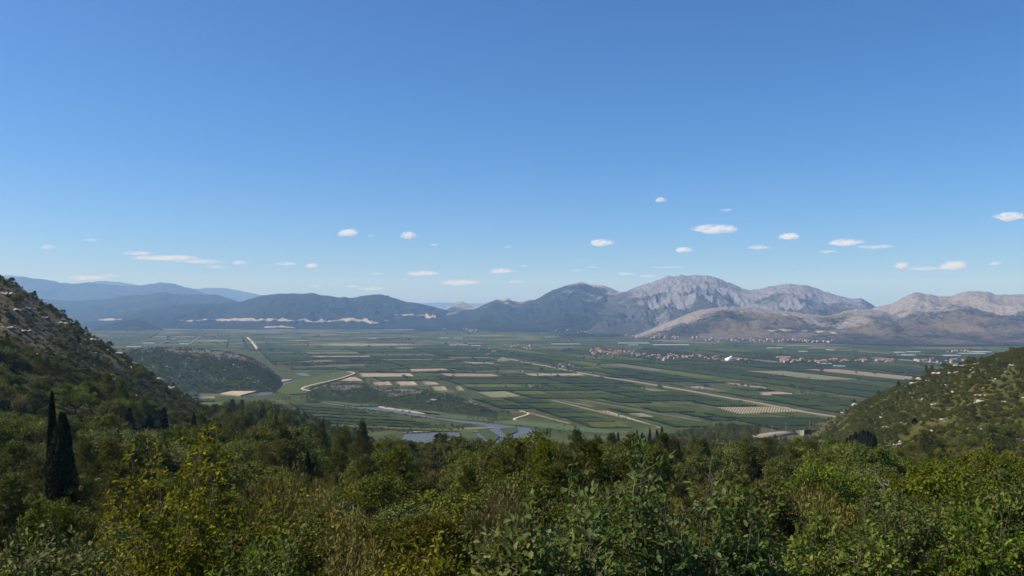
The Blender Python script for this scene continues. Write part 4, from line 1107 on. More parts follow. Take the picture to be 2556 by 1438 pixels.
# dead trees: bare pale branches
def dead_tree(h, w, nb):
    parts = [limb(np.array([0, 0, -.4]), np.array([.1, 0, h * .75]), .09, .04, .12)]
    for i in range(nb):
        a = rng.uniform(0, 6.28); z0 = h * rng.uniform(.3, .75)
        b0 = np.array([.05, 0, z0]); e = b0 + np.array([math.cos(a) * w, math.sin(a) * w * .7, rng.uniform(.1, .5) * h]) * rng.uniform(.5, 1)
        P = np.array([b0, b0 * .6 + e * .4 + rng.normal(size=3) * .15, b0 * .25 + e * .75 + rng.normal(size=3) * .15, e])
        parts.append(tube(P, [.05, .04, .03, .012], 4))
        for k in range(4):
            s0 = P[rng.integers(1, 4)]; d = unit(unit(e - b0) + rng.normal(size=3) * .7)
            parts.append(tube(np.array([s0, s0 + d * .3 * w * .6 + rng.normal(size=3) * .04, s0 + d * w * .5]), [.022, .016, .006], 3))
    V, Fc = join(parts)
    return mesh_np('dead_tree', V, Fc, MAT['dead'])
for px, ty, Yd, h, w, nb, lb in [(2392, 1150, 60, 3.6, 1.5, 9, 'bare dead tree with pale branches reaching above the tawny scrub'), (2345, 1184, 56, 2.4, 1.2, 7, 'low pale dead branches beside the larger bare tree'), (2215, 1160, 60, 3.0, 1.2, 6, 'thin pale dead snag below the cypress grove'),
                                 (1785, 1182, 60, 2.6, .8, 5, 'small bare pale snag behind the tallest near leafy tree')]:
    x = (px - CX) / F * Yd; z = float(slope_h(np.array([x]), np.array([float(Yd)]))[0]); ztop = EYE - (ty - HZ) / F * Yd
    o = obj('dead_tree', dead_tree(h, w, nb), None, (x, Yd, z), lb, 'tree')
    k = max((ztop - z) / h, .4); o.scale = (1, 1, k)

# ------------------------------------------------------------------ rocks
rock_me = [make_rock(100 + k) for k in range(6)]
def outcrop(nr, rad, smin, smax):
    Vs, Fs, k = [], [], 0
    for i in range(nr):
        me = rock_me[rng.integers(0, 6)]
        v = np.zeros(len(me.vertices) * 3, np.float32); me.vertices.foreach_get('co', v); v = v.reshape(-1, 3)
        f = np.zeros(len(me.polygons) * 3, np.int32); me.polygons.foreach_get('vertices', f); f = f.reshape(-1, 3)
        a = rng.uniform(0, 6.28); c, s_ = math.cos(a), math.sin(a)
        v = v @ np.array([[c, s_, 0], [-s_, c, 0], [0, 0, 1]]) * rng.uniform(smin, smax) * np.array([1.2, 1, .95])
        d = np.clip(rng.normal(size=2), -1.3, 1.3) * rad * .36
        Vs.append(v + np.array([d[0], d[1], rng.uniform(0, .3) * smax])); Fs.append(f + k); k += len(v)
    return mesh_np('limestone_outcrop', np.concatenate(Vs), np.concatenate(Fs), MAT['rock'])
big = sorted(range(len(ROCK_CL)), key=lambda i: -ROCK_CL[i][2] / ROCK_CL[i][1])
oc = [outcrop(12, 1.0, .12, .34) for _ in range(6)]
for q, i in enumerate(big):
    x, y, rad = ROCK_CL[i]
    z = float(slope_h(np.array([x]), np.array([y]))[0])
    px = CX + F * x / y
    where = 'on the steep stony hill' if px < 700 else ('on the rock-dotted hillside' if px > 2060 else 'among scrub at the wood edge')
    size = 'large white' if rad > 4.5 else ('pale' if rad > 2.4 else 'small pale')
    lb = f'{size} limestone outcrop {where}'
    o = obj('limestone_outcrop', oc[q % 6], None, (x, y, z), lb, 'rock', lb)
    o.rotation_euler = (0, 0, rng.uniform(0, 6.28)); o.scale = (rad, rad, rad * .85)
# loose stones, too many to count
m_ = 3600
rpx = np.where(rng.random(m_) < .62, rng.uniform(-80, 560, m_), rng.uniform(2060, 2640, m_))
Rq = np.interp(rpx, RDIST[:, 0], RDIST[:, 1]); yq = Rq * rng.uniform(.28, 1.02, m_); xq = (rpx - CX) / F * yq
nbq = fbm(xq / 45.0, yq / 45.0, 21, 5)
tq, _ = slope_t(rpx, yq)
ok = rng.random(m_) < sstep(-.1, .35, fbm(xq / 16.0, yq / 16.0, 71, 3)) * 1.3 * np.where(rpx < 700, .8 * sstep(.35, .75, tq) * sstep(-.3, .2, nbq + .25 * sstep(250, 0, rpx)), .22 * sstep(.12, .4, tq))
xq, yq = xq[ok], yq[ok]
zq = slope_h(xq, yq)
rk0 = obj('boulder', rock_me[0], None, (xq[0], yq[0], zq[0]), 'single pale boulder lying among the hillside scrub', 'rock')
rks = [rk0] + [obj('boulder', rock_me[k], None, (xq[k], yq[k], zq[k]), 'single pale boulder lying among the hillside scrub', 'rock', 'loose boulders') for k in range(1, 6)]
rk0['group'] = 'loose boulders'
for k, o in enumerate(rks): o.scale = (.8, .8, .7); o.rotation_euler = (0, 0, k)
k = len(xq) - 6
rot = rng.uniform(0, 6.28, (k, 3)) * np.array([.08, .08, 1]); ss = (rng.random(k) ** 2 * .9 + .25)[:, None] * rng.uniform(.8, 1.2, (k, 3))
scatter('hillside_stones', rks, np.stack([xq[6:], yq[6:], zq[6:] + .1], -1), rot, ss, rng.integers(0, 6, k), 'loose pale stones scattered over both hillsides', 'stones')

# scrub and rocks on the hills beside the river and canal
def hill_cover(pxr, yr, zmin, n_, kn, smin, smax, name, lb, meshes, patch=None, hmax=1e9):
    px = rng.uniform(*pxr, n_); y = rng.uniform(*yr, n_); x = (px - CX) / F * y
    s = x / y; z = np.full(n_, -9.0)
    for s0, s1, h, _, _ in LAYERS[-3:]:
        q = (s >= s0) & (s <= s1)
        z[q] = np.maximum(z[q], h(x[q], y[q]))
    ok = (z > zmin)
    if patch is not None: ok &= fbm(x / 30, y / 30, 5, 3) > patch
    x, y, z = x[ok], y[ok], z[ok]; k = len(x)
    rot = np.zeros((k, 3)); rot[:, 2] = rng.uniform(0, 6.28, k)
    return scatter(name, meshes, np.stack([x, y, z - .1], -1), rot, rng.uniform(smin, smax, k)[:, None] * rng.uniform(.8, 1.2, (k, 3)), rng.integers(0, len(meshes), k), lb, 'stones' if kn == 'rock' else 'vegetation')
hill_cover((90, 730), (1490, 1830), 1.5, 6000, 'shrub', .4, .95, 'hill_scrub', 'dark scrub covering the hill beside the canal', proto_obj['oak'] + proto_obj['shrub'])
hill_cover((735, 1310), (1110, 1560), 1.0, 3000, 'shrub', .4, .9, 'mound_scrub', 'green scrub covering the low mounds by the river', proto_obj['oak'] + proto_obj['shrub'])
hill_cover((200, 720), (1490, 1800), 3.0, 1300, 'rock', .8, 2.4, 'hill_stones', 'pale stones showing on the hill beside the canal', rks, .12)
for px, py, rad, lb in [(1085, 999, 9, 'white limestone outcrop on the long mound above the river'), (1068, 1003, 5, 'small pale outcrop beside the white one on the long mound'), (1105, 996, 5, 'pale rock at the top of the white outcrop on the mound'), (863, 966, 4, 'small pale rock near the top of the mound by the sandy path'), (872, 990, 5, 'pale rock low on the mound by the sandy path'), (835, 985, 3.5, 'tiny pale rock on the flank of the mound by the path'), (1040, 970, 3, 'tiny pale rock on the crest of the long mound')]:
    q = cast(px, py, 1080, 1900, 2.0)
    o = obj('limestone_outcrop', oc[rng.integers(0, 6)], None, q, lb, 'rock'); o.scale = (rad, rad * .8, rad * .9)

# trees and bushes out on the plain
wp, wr_, wk = [], [], []
while len(wp) < 1500:
    px, py = rng.uniform(560, 1560), rng.uniform(940, 1085)
    if not inpoly(np.array([px]), np.array([py]), np.array(WET if rng.random() < .7 else CANAL))[0]: continue
    if inpoly(np.array([px]), np.array([py]), np.array(RIV_T + RIV_B))[0] or inpoly(np.array([px]), np.array([py]), np.array([(640, 990), (660, 964), (735, 946), (890, 926), (890, 936), (770, 988)]))[0]: continue
    g_ = gp(px, py)
    if fbm(np.array(g_[0] / 40), np.array(g_[1] / 40), 31, 3) < .02: continue
    wp.append((g_[0], g_[1], 0)); wr_.append(rng.uniform(.5, 1.6)); wk.append(rng.integers(0, 3))
rot = np.zeros((len(wp), 3)); rot[:, 2] = rng.uniform(0, 6.28, len(wp))
scatter('riverside_scrub', proto_obj['shrub'], wp, rot, np.array(wr_)[:, None] * np.ones((1, 3)), wk, 'low green bushes dotted along the river and canal banks')
tp, ts, tk = [], [], []
for i in range(1500):
    px = rng.uniform(-20, 2580); py = HZ + 150 * F / rng.uniform(1500, 5200)
    g_ = gp(px, py)
    if fbm(np.array(g_[0] / 300), np.array(g_[1] / 300), 88, 3) < -.05: continue
    p2 = np.array([px]), np.array([py])
    if any(inpoly(*p2, np.array(pl))[0] for pl in [WET, CANAL] + HILLS_PX): continue
    k_ = rng.integers(1, 5); d_ = rng.normal(size=2) * 8
    for j in range(k_):
        tp.append((g_[0] + d_[0] * j, g_[1] + abs(d_[1]) * j * .3, 0)); ts.append(rng.uniform(.7, 1.8)); tk.append(rng.integers(0, 4))
for mt, h, c, rg in fields:
    c = np.array(c)
    if c[:, 1].mean() > 2500: continue
    for i in range(4):
        if rng.random() < .55: continue
        e0, e1 = c[i], c[(i + 1) % 4]; ln = np.linalg.norm(e1 - e0)
        for t in np.arange(rng.uniform(0, 12), ln, rng.uniform(5, 16)):
            if rng.random() < .4: continue
            q = e0 + (e1 - e0) * t / ln + rng.normal(size=2) * .8
            tp.append((q[0], q[1], 0)); ts.append(rng.uniform(.25, .62) if rng.random() < .93 else rng.uniform(.7, 1.2)); tk.append(rng.integers(0, 4))
for (x0_, x1_, y0_, y1_, nn_) in [(1465, 1760, 868, 898, 150), (1760, 1905, 890, 908, 60), (1945, 2250, 897, 909, 130), (2280, 2420, 897, 907, 50)]:
    for i in range(nn_):
        q = gp(rng.uniform(x0_, x1_), rng.uniform(y0_, y1_)); tp.append((q[0], q[1], 0)); ts.append(rng.uniform(.7, 1.5)); tk.append(rng.integers(0, 4))
ts = np.array(ts)[:, None] * np.ones((1, 3)); rot = np.zeros((len(tp), 3)); rot[:, 2] = rng.uniform(0, 6.28, len(tp))
scatter('plain_trees', proto_obj['oak'], tp, rot, ts, tk, 'small trees and hedges dotted over the plain')
rowspec = [((571, 848), (566, 868), 9, 'tree of the first dark row beside the sandy lane'), ((606, 846), (612, 866), 10, 'tree of the second dark row beside the sandy lane'), ((372, 846), (392, 836), 8, 'tree of the dark clump on the plain behind the stony hill'), ((1405, 879), (1432, 878), 7, 'tree of the dark copse near the village on the plain'), ((912, 868), (925, 868), 4, 'tree of the small dark clump in mid plain'), ((975, 870), (978, 870), 2, 'tall dark tree alone in mid plain'), ((1200, 1030), (1270, 1034), 12, 'dark bushy tree at the river end of the long mound'), ((1975, 972), (2030, 980), 8, 'bushy tree of the rocky thicket in the orchards'), ((2000, 985), (2090, 1000), 9, 'bushy tree of the thicket by the hillside')]
for a, b2, nn_, lb in rowspec:
    for k in range(nn_):
        t = (k + rng.uniform(-.2, .2)) / max(nn_ - 1, 1)
        q = gp(a[0] + (b2[0] - a[0]) * t, a[1] + (b2[1] - a[1]) * t)
        sc_ = rng.uniform(1.3, 1.9) if q[1] > 1500 else rng.uniform(.9, 1.3)
        plant('oak', rng.integers(0, 4), (q[0], q[1], 0), rng.uniform(0, 6), (sc_, sc_, sc_ * 1.15), lb, lb)
ribbon('sandy_lane', G([(618, 842), (630, 853), (644, 872)]), 12, .5, MAT['sand'], kind='structure', label='sandy lane beside the dark tree rows')
for a, b2, w_ in [((470, 862), (505, 836), 14), ((395, 860), (455, 838), 9), ((330, 862), (380, 845), 9), ((510, 858), (580, 858), 12)]:
    ribbon('field_lane', G([a, b2]), w_, .4, MAT['fallow'], kind='structure', label='pale lane between parcels behind the stony hill')

# ------------------------------------------------------------------ buildings
def box_mesh(name, x0, x1, y0, y1, z0, z1, mat):
    V = [(x, y, z) for z in (z0, z1) for x, y in ((x0, y0), (x1, y0), (x1, y1), (x0, y1))]
    return mesh_np(name, V, np.array([[3, 2, 1, 0], [4, 5, 6, 7], [0, 1, 5, 4], [1, 2, 6, 5], [2, 3, 7, 6], [3, 0, 4, 7]]), mat)
def wall_mesh(L, D, H, rise):
    a, b = L / 2, D / 2
    V = [(-a, -b, -.5), (a, -b, -.5), (a, b, -.5), (-a, b, -.5), (-a, -b, H), (a, -b, H), (a, b, H), (-a, b, H), (-a, 0, H + rise), (a, 0, H + rise)]
    return mesh_np('wall', V, [[0, 1, 5, 4], [1, 2, 6, 9, 5], [2, 3, 7, 6], [3, 0, 4, 8, 7]], MAT['wall'])
def gable_mesh(L, D, H, rise, mat, ov=.5, th=.3):
    a, b = L / 2 + ov, D / 2 + ov; e = rise * ov / (D / 2)
    V = [(-a, -b, H - e), (a, -b, H - e), (a, 0, H + rise), (-a, 0, H + rise), (a, b, H - e), (-a, b, H - e)]
    V += [(x, y, z + th) for x, y, z in V]
    return mesh_np('roof', V, [[6, 7, 8, 9], [9, 8, 10, 11], [3, 2, 1, 0], [5, 4, 2, 3], [0, 1, 7, 6], [4, 5, 11, 10], [1, 2, 8, 7], [2, 4, 10, 8], [0, 6, 9, 3], [3, 9, 11, 5]], mat)
def window_mesh(L, D, H):
    V, Fc, k = [], [], 0
    for fl in range(max(1, int(H // 2.9))):
        for t in (-.3, 0, .3):
            x, z, w, hh, y = t * L, 1.0 + fl * 2.9, .55, 1.3, -D / 2 - .04
            V += [(x - w, y, z), (x + w, y, z), (x + w, y, z + hh), (x - w, y, z + hh)]; Fc.append((k, k + 1, k + 2, k + 3)); k += 4
    return mesh_np('window', V, np.array(Fc), MAT['window'])
HOUSE = []
for (L, D, H, rise) in [(12, 9, 5.6, 2.4), (10, 9, 6.4, 2.2), (15, 9.5, 5.0, 2.4), (9, 8, 3.4, 1.9), (13, 10, 7.6, 2.6)]:
    HOUSE.append((wall_mesh(L, D, H, rise), gable_mesh(L, D, H, rise, MAT['roof']), window_mesh(L, D, H)))
def house(x, y, z, rz, k, s, lb, grp):
    o = obj('house', None, None, (x, y, z), lb, 'house', grp); o.rotation_euler = (0, 0, rz); o.scale = (s, s, s)
    obj('wall', HOUSE[k][0], o); obj('roof', HOUSE[k][1], o)
    return o
def village(poly, spread, num, lb, s0=.55, s1=.95, terrain=False):
    poly = np.array(poly, float); placed = []
    tries = 0
    while len(placed) < num and tries < num * 40:
        tries += 1
        t = rng.random() * (len(poly) - 1); i = int(t)
        p = poly[i] + (poly[i + 1] - poly[i]) * (t - i) + np.array([rng.normal() * 4, rng.normal() * spread])
        if terrain:
            q = cast(p[0], p[1], 3000, 6500, 6.0)
        else:
            g_ = gp(*p); q = np.array([g_[0], g_[1], 0])
        if any(np.hypot(q[0] - a[0], q[1] - a[1]) < 13 for a in placed): continue
        placed.append(q)
        house(q[0], q[1], q[2] - .3, rng.choice([.1, .35, 1.2, 1.75]) + rng.normal() * .15, rng.integers(0, 5), rng.uniform(s0, s1), lb, lb)
village([(1476, 876), (1500, 876), (1530, 881)], 4.0, 26, 'red-roofed house in the dense end of the plain village')
village([(1530, 880), (1575, 885), (1620, 889), (1690, 893)], 3.6, 46, 'red-roofed house in the middle of the plain village')
village([(1640, 894), (1700, 895), (1757, 889)], 2.2, 18, 'house at the church end of the plain village')
village([(1758, 893), (1800, 897), (1900, 903)], 3.0, 14, 'scattered pale house around the white church')
village([(1953, 901), (1962, 902), (2000, 903), (2060, 905)], 1.6, 34, 'red-roofed house in the long row on the plain')
village([(2060, 902), (2120, 902), (2200, 904), (2235, 904)], 1.4, 30, 'red-roofed house towards the end of the long row')
village([(2288, 903), (2322, 902), (2348, 905)], 1.6, 9, 'red-roofed house in the short row before the hillside')
village([(2372, 903), (2400, 901), (2412, 904)], 1.6, 10, 'red-roofed house beside the rocky hill edge')
village([(2365, 880), (2412, 877), (2430, 880)], 1.6, 12, 'red-roofed house of the settlement behind the rocky hill edge')
village([(1565, 838), (1640, 842), (1720, 846), (1800, 848), (1900, 853)], 2.6, 56, 'pale house of the far village under the tan foothill', .6, 1.05, True)
village([(1900, 852), (1960, 850), (2075, 855)], 1.6, 26, 'pale house strung along the far foothill road', .6, 1.05, True)
village([(1075, 824), (1160, 824), (1215, 826)], 1.8, 16, 'tiny pale house at the foot of the dark peak', .6, 1.0, True)
village([(1385, 828), (1440, 826), (1500, 830)], 2.0, 9, 'tiny pale house below the blunt rocky peak', .6, 1.0, True)
village([(1262, 868), (1280, 868), (1340, 870)], 3.0, 9, 'lone farmhouse in the middle of the plain')
village([(1398, 915), (1412, 914), (1432, 915)], .8, 5, 'farm building beside the straight track')
village([(1222, 888), (1212, 884)], .8, 2, 'farm building at the far end of the straight track')
village([(1100, 868), (1240, 872)], 4, 5, 'tiny white hut among the orchards')

# the church: a tall white wedge with low wings
q = gp(1818, 902)
ch = obj('church', None, None, (q[0], q[1], 0), 'white church with a wedge roof rising to a point, taller than the houses', 'church'); ch.rotation_euler = (0, 0, .1); ch.scale = (.8, .8, .8)
V = [(-13, -7, -.5), (9, -7, -.5), (9, 7, -.5), (-13, 7, -.5), (-13, -7, 7), (9, -7, 17), (9, 7, 17), (-13, 7, 7)]
obj('nave', mesh_np('nave', V, np.array([[0, 1, 5, 4], [1, 2, 6, 5], [2, 3, 7, 6], [3, 0, 4, 7], [4, 5, 6, 7]]), MAT['white']), ch)
obj('tower', box_mesh('tower', 9.1, 11.5, -3, 3, -.5, 19, MAT['white']), ch)
V = [(-28, -8, 4.4), (-13.1, -8, 4.4), (-13.1, 8, 4.4), (-28, 8, 4.4), (-25, 0, 7.6), (-14, 0, 7.6)]
obj('wing', box_mesh('wing', -27, -13.05, -7, 7, -.5, 4.4, MAT['wall']), ch)
obj('roof', mesh_np('roof', V, [[0, 1, 5, 4], [1, 2, 5], [2, 3, 4, 5], [3, 0, 4], [3, 2, 1, 0]], MAT['roof']), ch)
obj('wing', box_mesh('wing', 12.05, 34, -6, 8, -.5, 4.0, MAT['wall']), ch)
obj('roof', mesh_np('roof', [(11.9, -7, 4.0), (35, -7, 4.0), (35, 9, 4.0), (11.9, 9, 4.0), (14, 1, 7), (33, 1, 7)], [[0, 1, 5, 4], [1, 2, 5], [2, 3, 4, 5], [3, 0, 4], [3, 2, 1, 0]], MAT['roof']), ch)

# greenhouses: rows of film-covered tunnels
def tunnel_mesh(w, d, h=3.6):
    nb_ = max(1, int(d / 9)); V, Fc, k = [], [], 0
    bw_ = d / nb_
    for i in range(nb_):
        y0 = -d / 2 + i * bw_
        prof = [(y0, -.3), (y0 + .02 * bw_, h * .55), (y0 + .22 * bw_, h * .9), (y0 + .5 * bw_, h), (y0 + .78 * bw_, h * .9), (y0 + .98 * bw_, h * .55), (y0 + bw_ * .995, -.3)]
        for x in (-w / 2, w / 2): V += [(x, y, z) for y, z in prof]
        for j in range(6): Fc.append([k + j, k + 7 + j, k + 8 + j, k + 1 + j])
        Fc.append([k + j for j in range(7)]); Fc.append([k + 13 - j for j in range(7)])
        k += 14
    return mesh_np('greenhouse', V, Fc, MAT['film'])
GH = [(1582, 857.5, 76, 40, 'long white greenhouse block behind the village'), (1675, 862, 88, 34, 'second long greenhouse behind the village, nearer the church'), (1412, 860, 72, 22, 'long greenhouse in mid plain before the peak'), (1145, 862.5, 46, 18, 'long white greenhouse before the cone hill'), (1188, 864, 24, 16, 'short greenhouse beside the long white one'), (1108, 845, 26, 22, 'tiny far greenhouse before the cone hill'), (1143, 845, 22, 20, 'tiny far greenhouse next to its twin'), (1580, 862.5, 24, 16, 'small greenhouse below the long block'),
      (2245, 881, 20, 30, 'white greenhouse beyond the long row of houses'), (2262, 888, 38, 30, 'large pale greenhouse beyond the long row of houses'), (2280, 880, 30, 24, 'far greenhouse beyond the large pale one'), (2376, 889, 34, 30, 'pale greenhouse below the far settlement'), (2004, 879, 17, 30, 'small blue-white greenhouse above the long row'), (2073, 875, 13, 40, 'small bright greenhouse block above the long row'), (1924, 870, 16, 22, 'far greenhouse above the church'), (1945, 870, 15, 22, 'far greenhouse next to the one above the church'),
      (335, 867, 36, 16, 'bright white greenhouse at the stony hill edge'), (372, 858, 30, 18, 'pale greenhouse above the bright white one'), (460, 859, 22, 14, 'thin white greenhouse behind the scrub hill'), (2084, 915, 7, 14, 'tiny greenhouse below the long row'), (2100, 916, 17, 14, 'small greenhouse below the long row'), (2060, 909.5, 30, 12, 'thin greenhouse in front of the long row'), (2450, 880, 38, 40, 'big white shed at the rocky hill edge'), (2425, 884, 60, 24, 'long white shed below the far settlement'), (1010, 870.5, 40, 12, 'blue-grey greenhouse in mid plain'), (1955, 893, 34, 14, 'pale thin greenhouse between church and long row'), (930, 846, 18, 20, 'tiny far greenhouse on the plain before the dark mountain')]
for px, py, wpx, d, lb in GH:
    g_ = gp(px, py)
    o = obj('greenhouse', tunnel_mesh(wpx / F * g_[1], d), None, (g_[0], g_[1], 0), lb, 'greenhouse'); o.rotation_euler = (0, 0, rng.normal() * .03)

# small red-roofed house by the pools, ruin and road on the near slope
q = gp(1238, 1112); 
def near_house(name, x, y, z, rz, k, s, lb):
    o = obj(name, None, None, (x, y, z), lb, 'house'); o.rotation_euler = (0, 0, rz); o.scale = (s, s, s)
    obj('wall', HOUSE[k][0], o); obj('roof', HOUSE[k][1], o); obj('window', HOUSE[k][2], o)
near_house('house', *( (1238 - CX) / F * 870, 870), float(slope_h(np.array([(1238 - CX) / F * 870]), np.array([870.0]))[0]) + 1.5, .5, 3, 1.15, 'small red-roofed house half hidden by trees below the pools')
x = (2068 - CX) / F * 270; y = 270.0; z = float(slope_h(np.array([x]), np.array([y]))[0])
ru = obj('ruin', None, None, (x, y, z), 'small pale roofless stone ruin beside the cypress grove', 'ruin'); ru.rotation_euler = (0, 0, .4); ru.scale = (.9, .9, .75)
V = [(-2.2, -.3, -.5), (2.0, -.3, -.5), (2.0, .3, -.5), (-2.2, .3, -.5), (-2.2, -.3, 2.2), (-.8, -.3, 2.6), (.6, -.3, 3.9), (1.2, -.3, 4.9), (2.0, -.3, 3.6), (-2.2, .3, 2.2), (-.8, .3, 2.6), (.6, .3, 3.9), (1.2, .3, 4.9), (2.0, .3, 3.6)]
obj('wall', mesh_np('wall', V, [[0, 1, 8, 7, 6, 5, 4], [3, 9, 10, 11, 12, 13, 2], [1, 2, 13, 8], [3, 0, 4, 9], [4, 5, 10, 9], [5, 6, 11, 10], [6, 7, 12, 11], [7, 8, 13, 12]], MAT['stonewall']), ru)
obj('wall', box_mesh('wall', -2.2, -1.7, .35, 4.5, -.5, 2.3, MAT['stonewall']), ru)
obj('wall', box_mesh('wall', 1.5, 2.0, .35, 4.5, -.5, 3.0, MAT['stonewall']), ru)

# pale road on the near shoulder, with poles
rd = []
for px, py in [(1893, 1100), (1912, 1094), (1940, 1089), (1970, 1085), (2002, 1080), (2030, 1080)]:
    s = (px - CX) / F
    Yl = np.arange(450, 900, 2.0); zz = slope_h(s * Yl, Yl); lim = EYE - (py - HZ) / F * Yl
    k = np.argmax(zz >= lim); k = k if zz[k] >= lim[k] else np.argmin(np.abs(zz - lim))
    rd.append((s * Yl[k], Yl[k], zz[k]))
rd = np.array(rd)
V, f = [], []
for i, (x, y, z) in enumerate(rd):
    d = unit(rd[min(i + 1, len(rd) - 1)] - rd[max(i - 1, 0)]); nr = np.array([-d[1], d[0], 0]); nr /= np.linalg.norm(nr)
    w = 6.5
    for k, (o_, zz) in enumerate(((-w, -4), (-w, 1.6), (w, 2.4), (w, -4))): V.append((x + nr[0] * o_, y + nr[1] * o_, z + zz))
for i in range(len(rd) - 1):
    for k in range(3): f.append((4 * i + k, 4 * i + 4 + k, 4 * i + 5 + k, 4 * i + 1 + k))
obj('road', mesh_np('road', V, np.array(f), MAT['gravel']), kind='structure', label='pale road rounding the shoulder above the orchards')
for k, (x, y, z) in enumerate([(rd[1] + rd[0]) / 2, rd[2], rd[4]]):
    o = obj('utility_pole', None, None, (x + 9, y + 6, z), ['utility pole at the near bend of the pale road', 'utility pole halfway along the pale road', 'utility pole at the far end of the pale road'][k], 'pole')
    Vp, Fp = tube(np.array([[0, 0, -1], [0, 0, 4], [0, 0, 9.5]]), [.17, .15, .12], 6)
    obj('post', mesh_np('post', Vp, Fp, MAT['pole']), o); obj('crossarm', box_mesh('crossarm', -.9, .9, -.08, .08, 8.8, 9.0, MAT['pole']), o)

# ------------------------------------------------------------------ clouds (real puffs, 1.6 to 2 km above the plain)
def cloud_mat(dens, size, hh):
    m = M('cloud')
    n_ = m.noise(m.coord((1 / size, 1 / size, 2.2 / size), obj=True), 6.5, 6, .7, .6)
    rad = m.node('ShaderNodeVectorMath', {0: m.coord((2 / size, 2.4 / size, 2 / hh), obj=True)}, operation='LENGTH').outputs['Value']
    soft = m.node('ShaderNodeMapRange', {'Value': rad, 'From Min': 1.05, 'From Max': .25}).outputs[0]
    pv = m.node('ShaderNodeVolumePrincipled', {'Color': (1, 1, 1), 'Density': m.math('MULTIPLY', m.math('MULTIPLY', m.bw(n_, .44, .62), soft), dens * 3.6), 'Anisotropy': 0.0})
    m.l.new(pv.outputs[0], m.out.inputs['Volume'])
    return m.m
import bmesh
def cloud_mesh(w, h, dens):
    bm = bmesh.new(); bmesh.ops.create_icosphere(bm, subdivisions=4, radius=1)
    V = np.array([v.co for v in bm.verts]); Fc = np.array([[v.index for v in q.verts] for q in bm.faces]); bm.free()
    k = 7
    C = np.stack([rng.uniform(-.62, .62, k), rng.uniform(-.3, .3, k), rng.uniform(-.1, .25, k)], -1); rad = rng.uniform(.22, .42, k) * (1 - .5 * np.abs(C[:, 0]))
    C[0] = 0; rad[0] = .36
    best = np.full(len(V), .22)
    for c, r_ in zip(C, rad):
        b_ = V @ c; disc = b_ * b_ - (c @ c - r_ * r_)
        best = np.maximum(best, np.where(disc > 0, b_ + np.sqrt(np.maximum(disc, 0)), 0))
    P = V * best[:, None]
    P = P * (1 + .22 * fbm(P[:, 0] * 6 + rng.uniform(0, 99), P[:, 2] * 6 + P[:, 1] * 4, 7, 4)[:, None])
    P[:, 2] = np.where(P[:, 2] < 0, P[:, 2] * .35, P[:, 2])
    sx = np.ptp(P[:, 0]); sz = np.ptp(P[:, 2])
    P = P * np.array([w / sx, w / sx * .8, h / sz])
    return mesh_np('cloud', P, Fc, cloud_mat(dens, w, h), None, True)
CL = [(120, 618, 34, 12), (226, 600, 38, 8), (418, 646, 150, 14), (345, 634, 70, 12), (500, 654, 120, 12), (595, 657, 46, 12), (715, 660, 52, 12), (778, 666, 36, 14), (536, 668, 46, 9), (873, 584, 52, 20), (1020, 593, 40, 24), (1052, 685, 84, 15), (1246, 679, 66, 15), (1150, 708, 90, 16), (1290, 704, 40, 9), (1478, 668, 30, 7), (1500, 610, 66, 20), (1562, 685, 44, 11), (1650, 501, 26, 14), (1704, 627, 44, 16), (1784, 577, 118, 26), (1814, 525, 32, 7), (1895, 619, 54, 12), (1973, 593, 54, 18), (2114, 609, 96, 20), (2185, 618, 84, 12), (2065, 629, 40, 9), (2252, 667, 38, 20), (2385, 669, 70, 28), (2305, 672, 80, 12), (2518, 546, 74, 26), (2486, 659, 28, 11), (1268, 617, 22, 7), (1085, 612, 20, 6), (925, 590, 20, 6), (930, 722, 80, 10), (880, 716, 40, 9), (790, 715, 40, 8), (215, 696, 90, 14), (270, 690, 60, 12), (1620, 690, 46, 9), (1440, 676, 30, 8), (1305, 665, 26, 6), (1670, 668, 90, 6), (940, 684, 40, 8)]
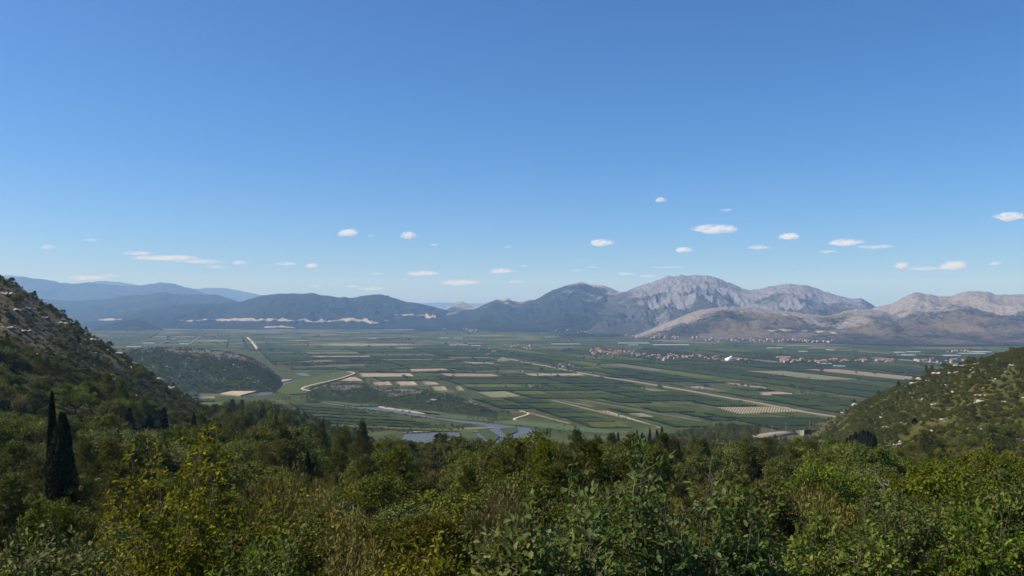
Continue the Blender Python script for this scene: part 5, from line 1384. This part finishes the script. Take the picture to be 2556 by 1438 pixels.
for px, py, w, h in CL:
    el = (HZ - py) / F
    Yd = 1500.0 / el if el > .045 else 33000 + (0.045 - el) * 200000
    k = Yd / F
    lb_side = 'over the stony hill' if px < 500 else 'over the dark scarred mountain' if px < 1050 else 'over the cone hill' if px < 1330 else 'over the blunt peak' if px < 1600 else 'over the domed mountain' if px < 2150 else 'over the dry hills'
    size = 'long' if w > 80 else 'small' if w > 36 else 'tiny'
    ht = 'high' if py < 600 else 'middle-height' if py < 660 else 'low'
    lb = f'{size} {ht} white cloud {lb_side}'
    obj('cloud', cloud_mesh(w * k * 1.2, h * k * 1.35, (2.2 if h >= 14 else .9 if h >= 9 else .5) / (w * k * .5) * (.7 if py > 675 else 1)), None, ((px - CX) * k, Yd, EYE + el * Yd), lb, 'cloud', lb)

# ------------------------------------------------------------------ haze: the air of the valley
top = max(float(o.data.vertices and max(v.co.z for v in o.data.vertices)) for o in COL.objects if o.name.startswith('mountain')) + 25
m = M('haze_air')
hv = m.node('ShaderNodeVolumePrincipled', {'Color': (0.27, 0.50, 1.0), 'Absorption Color': (1.0, 1.0, 1.0), 'Density': 7.0e-5, 'Anisotropy': 0.0})
m.l.new(hv.outputs[0], m.out.inputs['Volume'])
hz = box_mesh('haze', -29000, 29000, -2500, 28500, -7.5, top, m.m)
obj('haze', hz, kind='stuff', label='blue haze filling the air of the valley')
print('haze top', top)

# ------------------------------------------------------------------ one label for each: those that share one are counted off across the picture
ONES = 'first second third fourth fifth sixth seventh eighth ninth tenth eleventh twelfth thirteenth fourteenth fifteenth sixteenth seventeenth eighteenth nineteenth'.split()
TENS = {2: 'twent', 3: 'thirt', 4: 'fort', 5: 'fift', 6: 'sixt', 7: 'sevent', 8: 'eight', 9: 'ninet'}
def ordinal(k):
    if k < 20: return ONES[k - 1]
    t, u_ = divmod(k, 10)
    if k >= 100: return str(k) + 'th'
    return TENS[t] + ('ieth' if u_ == 0 else 'y-' + ONES[u_ - 1])
by_label = {}
for o in COL.objects:
    if o.parent is None and o.get('category') and o.get('kind') != 'stuff': by_label.setdefault(o['label'], []).append(o)
for lb, obs in by_label.items():
    if len(obs) < 2: continue
    obs.sort(key=lambda o: o.location.x / max(o.location.y, 1))
    for k, o in enumerate(obs):
        o['label'] = f'{lb}, {ordinal(k + 1)} from the left'
        if len(o['label'].split()) > 16: print('LONG', o['label'])
        if not o.get('group'): o['group'] = lb
